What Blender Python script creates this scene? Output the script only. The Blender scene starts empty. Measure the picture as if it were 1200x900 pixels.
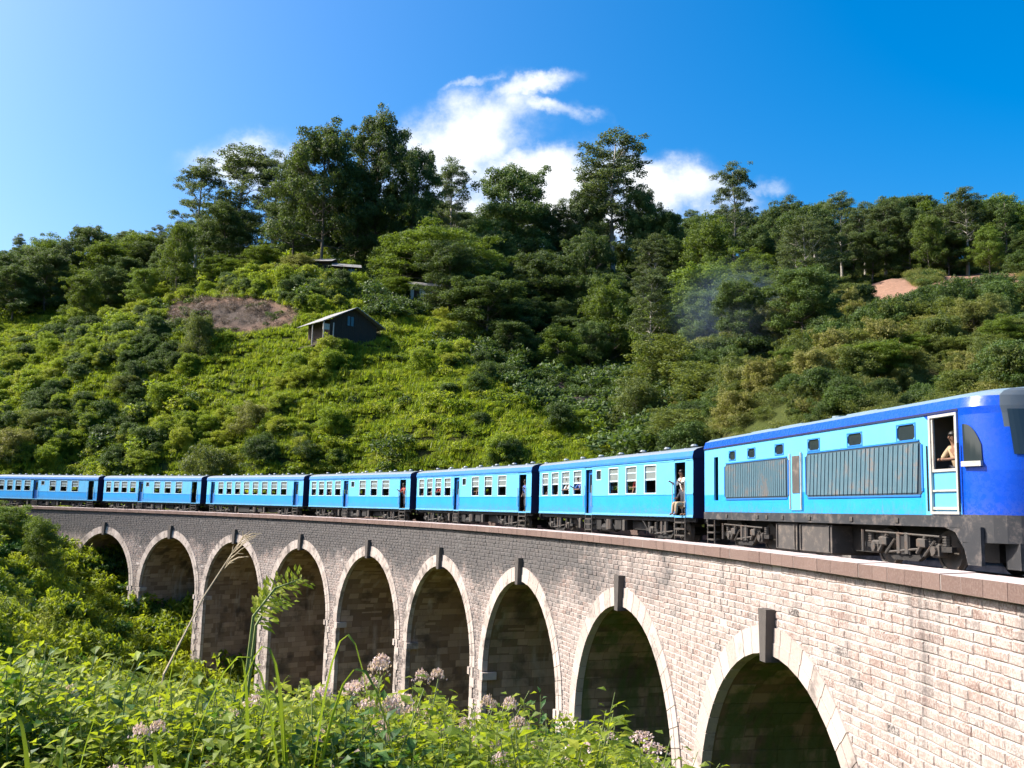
import bpy, math, random
import numpy as np
from mathutils import Vector, Matrix

# ------------------------------------------------------------------ camera, sky, sun, exposure
SC = bpy.context.scene
COL = SC.collection
F_PX, PITCH, ROLL = 1113.25, 0.135, -0.0253        # focal length in px of a 1200 px wide frame

cam_d = bpy.data.cameras.new('camera')
cam_d.sensor_width = 36.0
cam_d.lens = F_PX * 36.0 / 1200.0
cam_d.clip_start = 0.1
cam_d.clip_end = 6000
cam = bpy.data.objects.new('camera', cam_d)
COL.objects.link(cam)
_F = Vector((0, math.cos(PITCH), math.sin(PITCH)))
_R0 = Vector((1, 0, 0)); _U0 = Vector((0, -math.sin(PITCH), math.cos(PITCH)))
_R = _R0 * math.cos(ROLL) - _U0 * math.sin(ROLL)
_U = _U0 * math.cos(ROLL) + _R0 * math.sin(ROLL)
cam.matrix_world = Matrix(((_R.x, _U.x, -_F.x, 0), (_R.y, _U.y, -_F.y, 0), (_R.z, _U.z, -_F.z, 0), (0, 0, 0, 1)))
SC.camera = cam

SUN_AZ = math.atan2(0.10, -0.99)       # towards the sun, seen from above
SUN_EL = math.radians(43)
SUN_DIR = Vector((math.cos(SUN_AZ) * math.cos(SUN_EL), math.sin(SUN_AZ) * math.cos(SUN_EL), math.sin(SUN_EL)))
sun_d = bpy.data.lights.new('sun', 'SUN')
sun_d.energy = 5.0
sun_d.angle = math.radians(0.53)
sun_d.color = (1.0, 0.95, 0.86)
sun = bpy.data.objects.new('sun', sun_d)
COL.objects.link(sun)
sun.rotation_euler = SUN_DIR.to_track_quat('Z', 'Y').to_euler()

SC.view_settings.view_transform = 'Standard'
SC.view_settings.look = 'None'
SC.view_settings.gamma = 1
SC.view_settings.use_curve_mapping = False
SC.view_settings.exposure = 0.85
SC.cycles.use_denoising = True
SC.cycles.use_adaptive_sampling = True
SC.cycles.adaptive_threshold = 0.02
SC.cycles.max_bounces = 5
SC.cycles.diffuse_bounces = 2
SC.cycles.glossy_bounces = 2
SC.cycles.transmission_bounces = 4
SC.cycles.transparent_max_bounces = 6
SC.cycles.caustics_reflective = False
SC.cycles.caustics_refractive = False


def ray(u, v):
    """photo pixel -> direction with y = 1"""
    a0 = u - 600.0; b0 = 450.0 - v
    a = a0 * math.cos(ROLL) + b0 * math.sin(ROLL)
    b = -a0 * math.sin(ROLL) + b0 * math.cos(ROLL)
    x = a / F_PX; zc = b / F_PX
    y = math.cos(PITCH) - zc * math.sin(PITCH)
    z = math.sin(PITCH) + zc * math.cos(PITCH)
    return x / y, z / y


def at(u, v, Y):
    x, z = ray(u, v)
    return np.array((x * Y, Y, z * Y))


def project(P):
    P = np.asarray(P, float)
    X, Y, Z = P[..., 0], P[..., 1], P[..., 2]
    Yc = Y * math.cos(PITCH) + Z * math.sin(PITCH)
    Zc = -Y * math.sin(PITCH) + Z * math.cos(PITCH)
    Yc = np.where(np.abs(Yc) < 1e-3, 1e-3, Yc)
    a = F_PX * X / Yc; b = F_PX * Zc / Yc
    return (600 + a * math.cos(ROLL) - b * math.sin(ROLL), 450 - (b * math.cos(ROLL) + a * math.sin(ROLL)), Yc)


# --- node helper
class NT:
    def __init__(self, tree):
        self.t = tree; tree.nodes.clear()

    def n(self, kind, inputs=None, **props):
        nd = self.t.nodes.new(kind)
        for k, v in props.items():
            setattr(nd, k, v)
        for k, v in (inputs or {}).items():
            self.set(nd.inputs[k], v)
        return nd

    def set(self, sock, v):
        if isinstance(v, bpy.types.NodeSocket):
            self.t.links.new(v, sock)
        elif isinstance(v, bpy.types.Node):
            self.t.links.new(v.outputs[0], sock)
        else:
            sock.default_value = v

    def math(self, op, a, b=0.0, clamp=False):
        nd = self.n('ShaderNodeMath', operation=op, use_clamp=clamp)
        self.set(nd.inputs[0], a); self.set(nd.inputs[1], b)
        return nd.outputs[0]

    def mix(self, fac, a, b, blend='MIX'):
        nd = self.n('ShaderNodeMix', data_type='RGBA', blend_type=blend)
        self.set(nd.inputs[0], fac); self.set(nd.inputs[6], a); self.set(nd.inputs[7], b)
        return nd.outputs[2]

    def ramp(self, fac, stops):
        nd = self.n('ShaderNodeValToRGB')
        cr = nd.color_ramp
        while len(cr.elements) < len(stops):
            cr.elements.new(0.5)
        for e, (p, c) in zip(cr.elements, stops):
            e.position = p; e.color = c if len(c) == 4 else (*c, 1)
        self.set(nd.inputs[0], fac)
        return nd.outputs[0]

    def noise(self, vec, scale, detail=4, rough=0.55):
        nd = self.n('ShaderNodeTexNoise', {'Scale': scale, 'Detail': detail, 'Roughness': rough})
        if vec is not None:
            self.set(nd.inputs['Vector'], vec)
        return nd.outputs[0]

    def maprange(self, v, a, b, c=0.0, d=1.0, smooth=True):
        nd = self.n('ShaderNodeMapRange', {'From Min': a, 'From Max': b, 'To Min': c, 'To Max': d})
        nd.interpolation_type = 'SMOOTHSTEP' if smooth else 'LINEAR'
        self.set(nd.inputs['Value'], v)
        return nd.outputs[0]


def rgb(*c):
    return (*c, 1.0)


# --- sky with a cloud bank
W = bpy.data.worlds.new('World'); SC.world = W; W.use_nodes = True
w = NT(W.node_tree)
sky = w.n('ShaderNodeTexSky', sky_type='NISHITA', sun_disc=False)
sky.sun_elevation = SUN_EL
sky.sun_rotation = math.pi / 2 - SUN_AZ
sky.air_density = 1.0; sky.dust_density = 7.0; sky.ozone_density = 2.5; sky.altitude = 900
hs = w.n('ShaderNodeHueSaturation', {'Hue': 0.497, 'Saturation': 1.62, 'Value': 1.0, 'Color': sky})
geo = w.n('ShaderNodeTexCoord')
sep = w.n('ShaderNodeSeparateXYZ', {'Vector': geo.outputs['Generated']})
cx = w.math('DIVIDE', sep.outputs[0], sep.outputs[1]); cz = w.math('DIVIDE', sep.outputs[2], sep.outputs[1])
flat = w.n('ShaderNodeCombineXYZ', {'X': cx, 'Y': cz, 'Z': 0.0})
nz1 = w.n('ShaderNodeTexNoise', {'Vector': flat, 'Scale': 9.0, 'Detail': 6.0, 'Roughness': 0.6})
nz2 = w.n('ShaderNodeTexNoise', {'Vector': flat, 'Scale': 17.0, 'Detail': 9.0, 'Roughness': 0.62})
off = w.n('ShaderNodeVectorMath', {0: nz1.outputs['Color'], 1: (0.5, 0.5, 0.5)}, operation='SUBTRACT')
off = w.n('ShaderNodeVectorMath', {0: off, 'Scale': 0.11}, operation='SCALE')
warp = w.n('ShaderNodeVectorMath', {0: flat, 1: off}, operation='ADD')
dens = 0.0
# centre, half sizes in px, tilt, weight: the cloud bank behind the trees
for (u, v, ru, rv, tilt, wt) in [(535, 165, 105, 58, 22, 1.0), (610, 108, 75, 18, 22, .8), (640, 210, 130, 36, -4, 1.0),
                                 (775, 212, 105, 40, -14, .95), (640, 135, 55, 15, -8, .6), (555, 100, 40, 8, 10, .5),
                                 (690, 140, 30, 12, -25, .45), (880, 215, 40, 14, 0, .4), (285, 195, 75, 38, 10, .75),
                                 (620, 245, 250, 50, 0, .95)]:
    X0, Z0 = ray(u, v)
    d = w.n('ShaderNodeVectorMath', {0: warp, 1: (X0, Z0, 0)}, operation='SUBTRACT')
    m = w.n('ShaderNodeMapping', {'Vector': d})
    m.vector_type = 'TEXTURE'
    m.inputs['Rotation'].default_value = (0, 0, math.radians(tilt))
    m.inputs['Scale'].default_value = (ru / F_PX, rv / F_PX, 1)
    ln = w.n('ShaderNodeVectorMath', {0: m}, operation='LENGTH')
    g = w.maprange(ln.outputs['Value'], 1.45, 0.05, 0.0, wt)
    dens = g if isinstance(dens, float) else w.math('MAXIMUM', dens, g)
fr = w.math('MULTIPLY', w.math('SUBTRACT', nz2.outputs[0], 0.5), 1.35)
dens = w.math('ADD', dens, w.math('MULTIPLY', fr, w.maprange(dens, 0, .35)))
cloud = w.maprange(dens, 0.0, 1.05)
front = w.maprange(sep.outputs[1], 0.05, 0.15)
cloud = w.math('MULTIPLY', cloud, front)
cloudcol = w.mix(nz2.outputs[0], rgb(3.9, 4.1, 4.4), rgb(5.0, 5.0, 4.9))
skycol = w.mix(cloud, hs.outputs[0], cloudcol)
bg = w.n('ShaderNodeBackground', {'Color': skycol, 'Strength': 0.15})
w.n('ShaderNodeOutputWorld', {'Surface': bg.outputs[0]})


# ------------------------------------------------------------------ materials
def mat(name, build):
    m = bpy.data.materials.new(name); m.use_nodes = True
    t = NT(m.node_tree)
    s = build(t)
    t.n('ShaderNodeOutputMaterial', {'Surface': s})
    return m


def principled(t, col, rough=0.6, metal=0.0, normal=None, spec=0.5, **k):
    p = t.n('ShaderNodeBsdfPrincipled', {'Base Color': col, 'Roughness': rough, 'Metallic': metal, 'Specular IOR Level': spec})
    for a, b in k.items():
        t.set(p.inputs[a], b)
    if normal is not None:
        t.set(p.inputs['Normal'], normal)
    return p.outputs[0]


def worn(name, col, rough=0.5, var=0.15, scale=3.0, metal=0.0, dirt=None, dirt_amt=0.3, bump=0.0, spec=0.5):
    def b(t):
        tc = t.n('ShaderNodeTexCoord').outputs['Object']
        n1 = t.noise(tc, scale, 6, 0.6)
        n2 = t.noise(tc, scale * 7, 4, 0.6)
        lo = [c * (1 - var) for c in col]; hi = [min(1, c * (1 + var)) for c in col]
        c = t.mix(n1, rgb(*lo), rgb(*hi))
        if dirt:
            f = t.math('MULTIPLY', t.maprange(t.math('ADD', n1, t.math('MULTIPLY', n2, 0.5)), 0.72, 1.0), dirt_amt)
            c = t.mix(f, c, rgb(*dirt))
        nm = None
        if bump:
            nm = t.n('ShaderNodeBump', {'Height': n2, 'Strength': bump, 'Distance': 0.02}).outputs[0]
        r = t.maprange(n2, 0.2, 0.8, max(0.05, rough - 0.1), min(1, rough + 0.1))
        return principled(t, c, r, metal, nm, spec)
    return mat(name, b)


def foliage(name, dark, light, trans=0.35, warm=None, rough=0.55):
    def b(t):
        oi = t.n('ShaderNodeObjectInfo').outputs['Random']
        at_ = t.n('ShaderNodeAttribute', attribute_name='tone').outputs['Fac']
        c = t.mix(at_, rgb(*dark), rgb(*light))
        if warm:
            c = t.mix(t.maprange(oi, 0.45, 1.0, 0.0, 0.75), c, t.mix(at_, rgb(*[x * .6 for x in warm]), rgb(*warm)))
        hv = t.n('ShaderNodeHueSaturation', {'Hue': 0.5, 'Saturation': 1.0, 'Color': c})
        t.set(hv.inputs['Value'], t.maprange(oi, 0, 1, 0.75, 1.3, False))
        p = principled(t, hv.outputs[0], rough, 0, None, 0.35)
        tcol = t.mix(0.5, hv.outputs[0], rgb(light[0] * 2.0, light[1] * 1.9, light[2] * 0.9))
        tr = t.n('ShaderNodeBsdfTranslucent', {'Color': tcol})
        return t.n('ShaderNodeMixShader', {0: trans, 1: p, 2: tr.outputs[0]}).outputs[0]
    return mat(name, b)


def stone(name, source):
    """pale viaduct masonry; per-stone tone from a mesh attribute or the object's own random value"""
    def b(t):
        if source == 'mortar':
            r = t.n('ShaderNodeValue').outputs[0]; r.default_value = .5
        elif source == 'attr':
            r = t.n('ShaderNodeAttribute', attribute_name='tone').outputs['Fac']
        else:
            r = t.n('ShaderNodeObjectInfo').outputs['Random']
        P = t.n('ShaderNodeNewGeometry').outputs['Position']
        sp = t.n('ShaderNodeSeparateXYZ', {'Vector': P})
        n1 = t.noise(P, 0.35, 5, 0.6); n2 = t.noise(P, 2.2, 5, 0.65); n3 = t.noise(P, 24, 3, 0.6)
        c = t.ramp(r, [(0.0, (.21, .140, .115)), (.3, (.29, .210, .178)), (.55, (.28, .228, .20)), (.78, (.36, .28, .245)), (.95, (.22, .178, .158)), (.98, (.26, .22, .20)), (.992, (.06, .052, .048))])
        c = t.mix(t.maprange(t.math('ADD', t.math('MULTIPLY', n3, .6), t.math('MULTIPLY', n2, .4)), .40, .62, 0, .8), c, rgb(.53, .46, .42))
        n4 = t.noise(P, 60, 3, .7)
        c = t.mix(t.maprange(n4, .56, .74, 0, .55), c, rgb(.20, .16, .14))
        if source == 'mortar': c = t.mix(n3, rgb(.48, .42, .385), rgb(.64, .57, .53))
        # dark lichen and soot, heavier on the old far spans and under the parapet
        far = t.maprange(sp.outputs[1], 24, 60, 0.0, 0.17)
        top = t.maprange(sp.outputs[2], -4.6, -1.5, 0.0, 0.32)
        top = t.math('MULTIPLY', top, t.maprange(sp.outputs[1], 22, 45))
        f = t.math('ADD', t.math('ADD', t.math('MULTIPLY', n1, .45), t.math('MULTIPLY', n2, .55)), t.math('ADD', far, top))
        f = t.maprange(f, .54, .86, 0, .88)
        mp = t.n('ShaderNodeMapping', {'Vector': P}); mp.inputs['Scale'].default_value = (1.6, 1.6, .13)
        drip = t.math('MULTIPLY', t.maprange(t.noise(mp, 1.0, 6, .7), .52, .72, 0, .75), t.maprange(sp.outputs[2], -5.5, -1.6, .12, 1))
        f = t.math('MAXIMUM', f, drip)
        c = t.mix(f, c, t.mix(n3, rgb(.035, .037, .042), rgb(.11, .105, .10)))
        bp = t.n('ShaderNodeBump', {'Height': n3, 'Strength': .5, 'Distance': .02})
        return principled(t, c, .9, 0, bp.outputs[0], .2)
    return mat(name, b)


def barrel_stone(name):
    def b(t):
        r = t.n('ShaderNodeAttribute', attribute_name='tone').outputs['Fac']
        P = t.n('ShaderNodeNewGeometry').outputs['Position']
        n1 = t.noise(P, .5, 5, .6); n3 = t.noise(P, 9, 4, .6)
        mp = t.n('ShaderNodeMapping', {'Vector': P}); mp.inputs['Scale'].default_value = (1.3, 1.3, .22)
        streak = t.noise(mp, 1.0, 5, .6)
        c = t.mix(r, rgb(.23, .150, .100), rgb(.47, .335, .240))
        c = t.mix(t.maprange(streak, .54, .72, 0, .55), c, rgb(.55, .48, .42))
        c = t.mix(t.maprange(n1, .5, .68, 0, .75), c, rgb(.07, .058, .048))
        sp = t.n('ShaderNodeSeparateXYZ', {'Vector': P})
        near = t.math('MULTIPLY', t.maprange(sp.outputs[1], 62, 34, 0, 1), t.maprange(streak, .40, .60, 0, .85))
        c = t.mix(near, c, t.mix(n3, rgb(.05, .09, .02), rgb(.11, .16, .05)))
        bp = t.n('ShaderNodeBump', {'Height': n3, 'Strength': .6, 'Distance': .03})
        return principled(t, c, .9, 0, bp.outputs[0], .2)
    return mat(name, b)


M = {}
M['stone_a'] = stone('stone_attr', 'attr'); M['stone_o'] = stone('stone_object', 'obj')
M['barrel'] = barrel_stone('barrel_stone')
M['mortar'] = stone('mortar', 'mortar')


def _ring(t):
    r = t.n('ShaderNodeObjectInfo').outputs['Random']
    P = t.n('ShaderNodeNewGeometry').outputs['Position']
    n2 = t.noise(P, 1.1, 6, .65); n3 = t.noise(P, 18, 3, .6)
    sp = t.n('ShaderNodeSeparateXYZ', {'Vector': P})
    c = t.mix(r, rgb(.37, .305, .265), rgb(.49, .42, .375))
    c = t.mix(t.maprange(n3, .35, .7, 0, .4), c, rgb(.57, .50, .45))
    far = t.maprange(sp.outputs[1], 30, 70, 0.0, 0.07)
    c = t.mix(t.maprange(t.math('ADD', n2, far), .55, .72, 0, .8), c, rgb(.12, .10, .09))
    bp = t.n('ShaderNodeBump', {'Height': n3, 'Strength': .35, 'Distance': .02})
    return principled(t, c, .9, 0, bp.outputs[0], .2)


def _coping(t):
    r = t.n('ShaderNodeObjectInfo').outputs['Random']
    P = t.n('ShaderNodeNewGeometry').outputs['Position']
    n2 = t.noise(P, 1.5, 6, .65); n3 = t.noise(P, 22, 4, .65)
    c = t.mix(r, rgb(.145, .095, .08), rgb(.185, .125, .105))
    c = t.mix(t.maprange(n3, .4, .75, 0, .5), c, rgb(.25, .19, .165))
    c = t.mix(t.maprange(n2, .55, .75, 0, .6), c, rgb(.10, .075, .065))
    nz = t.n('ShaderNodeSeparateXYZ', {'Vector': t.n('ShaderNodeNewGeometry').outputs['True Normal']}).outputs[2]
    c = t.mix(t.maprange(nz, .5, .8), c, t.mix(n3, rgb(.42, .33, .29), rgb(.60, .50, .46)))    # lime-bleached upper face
    bp = t.n('ShaderNodeBump', {'Height': n3, 'Strength': .5, 'Distance': .02})
    return principled(t, c, .9, 0, bp.outputs[0], .2)


M['ring'] = mat('ring_stone', _ring)
M['coping'] = mat('coping_stone', _coping)
M['key'] = worn('keystone', (.10, .088, .08), .9, .3, 4, bump=.5, spec=.2)
M['ballast'] = worn('ballast', (.17, .15, .135), .95, .4, 18, bump=1.0, spec=.1)
M['rail'] = worn('rail', (.16, .12, .10), .45, .2, 5, .7)
M['sleeper'] = worn('sleeper', (.12, .09, .07), .9, .3, 6)
# train paint
DIRT = (.10, .085, .07)


def paint(name, col, rough, fade=.12, grime=.45):
    """old enamel: faded patches, streaks of dust running down, brake dust low on the side"""
    def b(t):
        tc = t.n('ShaderNodeTexCoord').outputs['Object']
        n1 = t.noise(tc, .9, 6, .6); n2 = t.noise(tc, 9, 5, .65)
        mp = t.n('ShaderNodeMapping', {'Vector': tc}); mp.inputs['Scale'].default_value = (5.0, 5.0, .55)
        st = t.noise(mp, 1.0, 6, .65)
        c = t.mix(n1, rgb(*[x * (1 - fade) for x in col]), rgb(*[min(1, x * (1 + fade) + (.012 if x > .01 else 0)) for x in col]))
        c = t.mix(t.maprange(t.math('ADD', t.math('MULTIPLY', st, .7), t.math('MULTIPLY', n2, .3)), .50, .72, 0, grime), c, rgb(.13, .15, .16))
        sp = t.n('ShaderNodeSeparateXYZ', {'Vector': tc})
        dust = t.math('MULTIPLY', t.maprange(sp.outputs[2], 1.75, 1.1, 0, .5), t.maprange(n2, .3, .7))
        c = t.mix(dust, c, rgb(.15, .12, .095))
        bp = t.n('ShaderNodeBump', {'Height': n1, 'Strength': .12, 'Distance': .05})
        return principled(t, c, t.maprange(n2, .2, .8, rough - .08, rough + .15), 0, bp.outputs[0], .5)
    return mat(name, b)


M['blue_low'] = paint('paint_bright_blue', (.012, .30, .72), .34)
M['blue_band'] = paint('paint_pale_blue', (.12, .47, .78), .36)
M['blue_deep'] = paint('paint_deep_blue', (.003, .062, .52), .24, .1, .12)
M['blue_mid'] = paint('paint_mid_blue', (.02, .17, .52), .35)
M['navy'] = worn('paint_navy_end', (.012, .018, .075), .6, .25, 2)
M['roof'] = worn('roof_pale', (.20, .24, .27), .5, .12, 2.5, dirt=(.22, .20, .18), dirt_amt=.5)
M['roof_loco'] = worn('roof_loco', (.17, .25, .30), .5, .15, 2.5, dirt=(.22, .20, .18), dirt_amt=.5)
M['frame'] = worn('window_frame', (.55, .70, .76), .45, .1, 6, dirt=DIRT, dirt_amt=.3)
M['steel'] = worn('weathered_steel', (.095, .085, .075), .6, .3, 5, .3, dirt=(.14, .08, .05), dirt_amt=.6)
M['under'] = worn('undergear', (.018, .016, .015), .7, .3, 6, dirt=(.07, .055, .04), dirt_amt=.4)
M['black'] = worn('black_rubber', (.012, .012, .014), .75, .2, 4)
M['sole'] = worn('sole_bar', (.035, .035, .038), .55, .2, 3, dirt=(.3, .24, .2), dirt_amt=.35)
M['tank'] = worn('tank_grey', (.075, .066, .06), .7, .25, 3, dirt=(.28, .22, .17), dirt_amt=.5)
M['grille'] = worn('grille_fin', (.085, .16, .20), .55, .3, 1.3, .1, dirt=(.22, .15, .11), dirt_amt=.75)
M['grille_back'] = worn('grille_dark', (.03, .055, .075), .7, .2, 2)
M['interior'] = worn('interior', (.18, .17, .15), .8, .2, 1)
M['seat'] = worn('seat_brown', (.10, .045, .03), .8, .2, 2)
M['cream'] = worn('door_cream', (.46, .44, .39), .5, .12, 4, dirt=DIRT, dirt_amt=.4)
M['cab_grey'] = worn('cab_front', (.07, .09, .11), .5, .2, 3, dirt=DIRT, dirt_amt=.4)
M['skin'] = worn('skin', (.24, .125, .075), .55, .1, 8)
M['hair'] = worn('hair', (.012, .010, .009), .5, .2, 20)
M['cloth_white'] = worn('cloth_white', (.72, .71, .68), .9, .08, 12)
M['cloth_red'] = worn('cloth_red', (.42, .05, .04), .9, .1, 12)
M['cloth_blue'] = worn('cloth_blue', (.05, .12, .36), .9, .1, 12)
M['cloth_dark'] = worn('cloth_dark', (.03, .032, .045), .9, .1, 12)
M['cloth_tan'] = worn('cloth_tan', (.38, .28, .17), .9, .1, 12)
M['tin'] = worn('tin_roof', (.36, .36, .35), .55, .3, 2, .3, dirt=(.20, .10, .055), dirt_amt=.85)
M['plank'] = worn('old_plank', (.040, .026, .018), .85, .35, 3, bump=.4)
M['post'] = worn('pale_post', (.42, .38, .33), .8, .2, 4)
M['plaster'] = worn('plaster_blue', (.42, .50, .56), .85, .15, 2, dirt=(.2, .15, .1), dirt_amt=.5)
M['bark'] = worn('bark', (.13, .105, .085), .9, .3, 3, bump=.5)
M['bark_pale'] = worn('bark_pale', (.33, .30, .26), .85, .3, 2, bump=.4)
M['stem'] = worn('green_stem', (.16, .20, .05), .7, .25, 6)
M['dry'] = worn('dry_stem', (.38, .30, .19), .8, .2, 6)
M['rock'] = worn('rock', (.30, .25, .22), .9, .3, 2.5, bump=.7)


def _glass(t):
    return principled(t, rgb(.02, .03, .035), .06, 0, None, .6)


def _sash(t):
    tc = t.n('ShaderNodeTexCoord').outputs['Object']
    c = t.mix(t.noise(tc, 4, 4), rgb(.20, .25, .25), rgb(.44, .47, .45))
    p = principled(t, c, .25)
    tr = t.n('ShaderNodeBsdfTransparent', {'Color': rgb(.8, .85, .85)})
    return t.n('ShaderNodeMixShader', {0: .45, 1: p, 2: tr.outputs[0]}).outputs[0]


M['glass'] = mat('dark_glass', _glass)
M['sash'] = mat('dusty_pane', _sash)

M['leaf_tree_dark'] = foliage('leaf_dark', (.030, .065, .016), (.105, .155, .035), .34)
M['leaf_tree_euc'] = foliage('leaf_eucalyptus', (.036, .068, .028), (.125, .165, .060), .36)
M['leaf_tree_bright'] = foliage('leaf_bright', (.045, .085, .010), (.150, .215, .025), .38)
M['leaf_shrub'] = foliage('leaf_shrub', (.045, .075, .018), (.17, .21, .04), .34, warm=(.26, .22, .06))
M['leaf_hill'] = foliage('leaf_hill', (.055, .110, .008), (.25, .335, .024), .44, warm=(.31, .29, .035))
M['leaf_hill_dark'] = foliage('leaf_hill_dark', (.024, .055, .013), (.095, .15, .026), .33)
M['leaf_weed'] = foliage('leaf_weed', (.08, .14, .010), (.29, .36, .024), .47, warm=(.34, .34, .03))
M['leaf_weed_deep'] = foliage('leaf_weed_deep', (.022, .070, .012), (.075, .155, .022), .38)
M['blade'] = foliage('leaf_blade', (.08, .15, .012), (.20, .27, .03), .45)
M['dry_brush'] = foliage('dry_brush', (.10, .07, .055), (.24, .18, .14), .1)
M['flower'] = foliage('flower_pinkish', (.44, .30, .31), (.68, .56, .55), .3)


def _ground(t):
    P = t.n('ShaderNodeNewGeometry').outputs['Position']
    n1 = t.noise(P, .12, 6, .6); n2 = t.noise(P, 1.4, 5, .65)
    earth = t.n('ShaderNodeAttribute', attribute_name='earth').outputs['Fac']
    g = t.mix(n2, rgb(.022, .036, .010), rgb(.075, .085, .020))
    g = t.mix(t.maprange(n1, .45, .65, 0, .6), g, rgb(.07, .05, .03))
    e = t.mix(n2, rgb(.17, .095, .06), rgb(.36, .215, .15))
    loam_and_shade = t.n('ShaderNodeAttribute', attribute_name='loam_and_shade').outputs['Fac']
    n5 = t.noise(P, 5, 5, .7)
    e = t.mix(loam_and_shade, e, t.mix(n5, rgb(.030, .024, .020), rgb(.12, .095, .080)))  # darkens the earth: painted shade in the gully, grey soil on the dug patch
    c = t.mix(t.maprange(t.math('ADD', earth, t.math('MULTIPLY', t.math('SUBTRACT', n2, .5), .8)), .35, .65), g, e)
    bp = t.n('ShaderNodeBump', {'Height': n2, 'Strength': .6, 'Distance': .3})
    return principled(t, c, .95, 0, bp.outputs[0], .1)


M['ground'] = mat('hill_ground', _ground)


# ------------------------------------------------------------------ mesh helpers
def tag(o, label=None, cat=None, group=None, kind=None):
    if label: o['label'] = label
    if cat: o['category'] = cat
    if group: o['group'] = group
    if kind: o['kind'] = kind
    return o


def link(o, parent=None):
    COL.objects.link(o)
    if parent is not None:
        o.parent = parent
    return o


def empty(name, loc=(0, 0, 0), rz=0.0, label=None, cat=None, group=None, parent=None):
    o = bpy.data.objects.new(name, None)
    o.empty_display_size = 0.2
    o.location = loc; o.rotation_euler = (0, 0, rz)
    link(o, parent)
    return tag(o, label, cat, group)


def copy_tree(o, parent=None):
    c = o.copy(); COL.objects.link(c); c.parent = parent
    for ch in list(o.children):
        copy_tree(ch, c)
    return c


def mesh_np(name, V, faces, mats=(), smooth=False, tone=None, mi=None):
    """V (n,3); faces: (m,k) array or list of such arrays"""
    V = np.asarray(V, np.float32)
    if not isinstance(faces, list):
        faces = [faces]
    faces = [np.asarray(f, np.int32) for f in faces if len(f)]
    me = bpy.data.meshes.new(name)
    me.vertices.add(len(V)); me.vertices.foreach_set('co', V.ravel())
    loops = np.concatenate([f.ravel() for f in faces])
    sizes = np.concatenate([np.full(len(f), f.shape[1], np.int32) for f in faces])
    starts = np.concatenate([[0], np.cumsum(sizes)[:-1]]).astype(np.int32)
    me.loops.add(len(loops)); me.loops.foreach_set('vertex_index', loops)
    me.polygons.add(len(sizes)); me.polygons.foreach_set('loop_start', starts)
    if mi is not None:
        me.polygons.foreach_set('material_index', np.asarray(mi, np.int32))
    me.polygons.foreach_set('use_smooth', np.full(len(sizes), smooth, bool))
    if tone is not None:
        a = me.attributes.new('tone', 'FLOAT', 'POINT'); a.data.foreach_set('value', np.asarray(tone, np.float32))
    for m in mats:
        me.materials.append(m)
    me.update(calc_edges=True)
    return me


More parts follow.
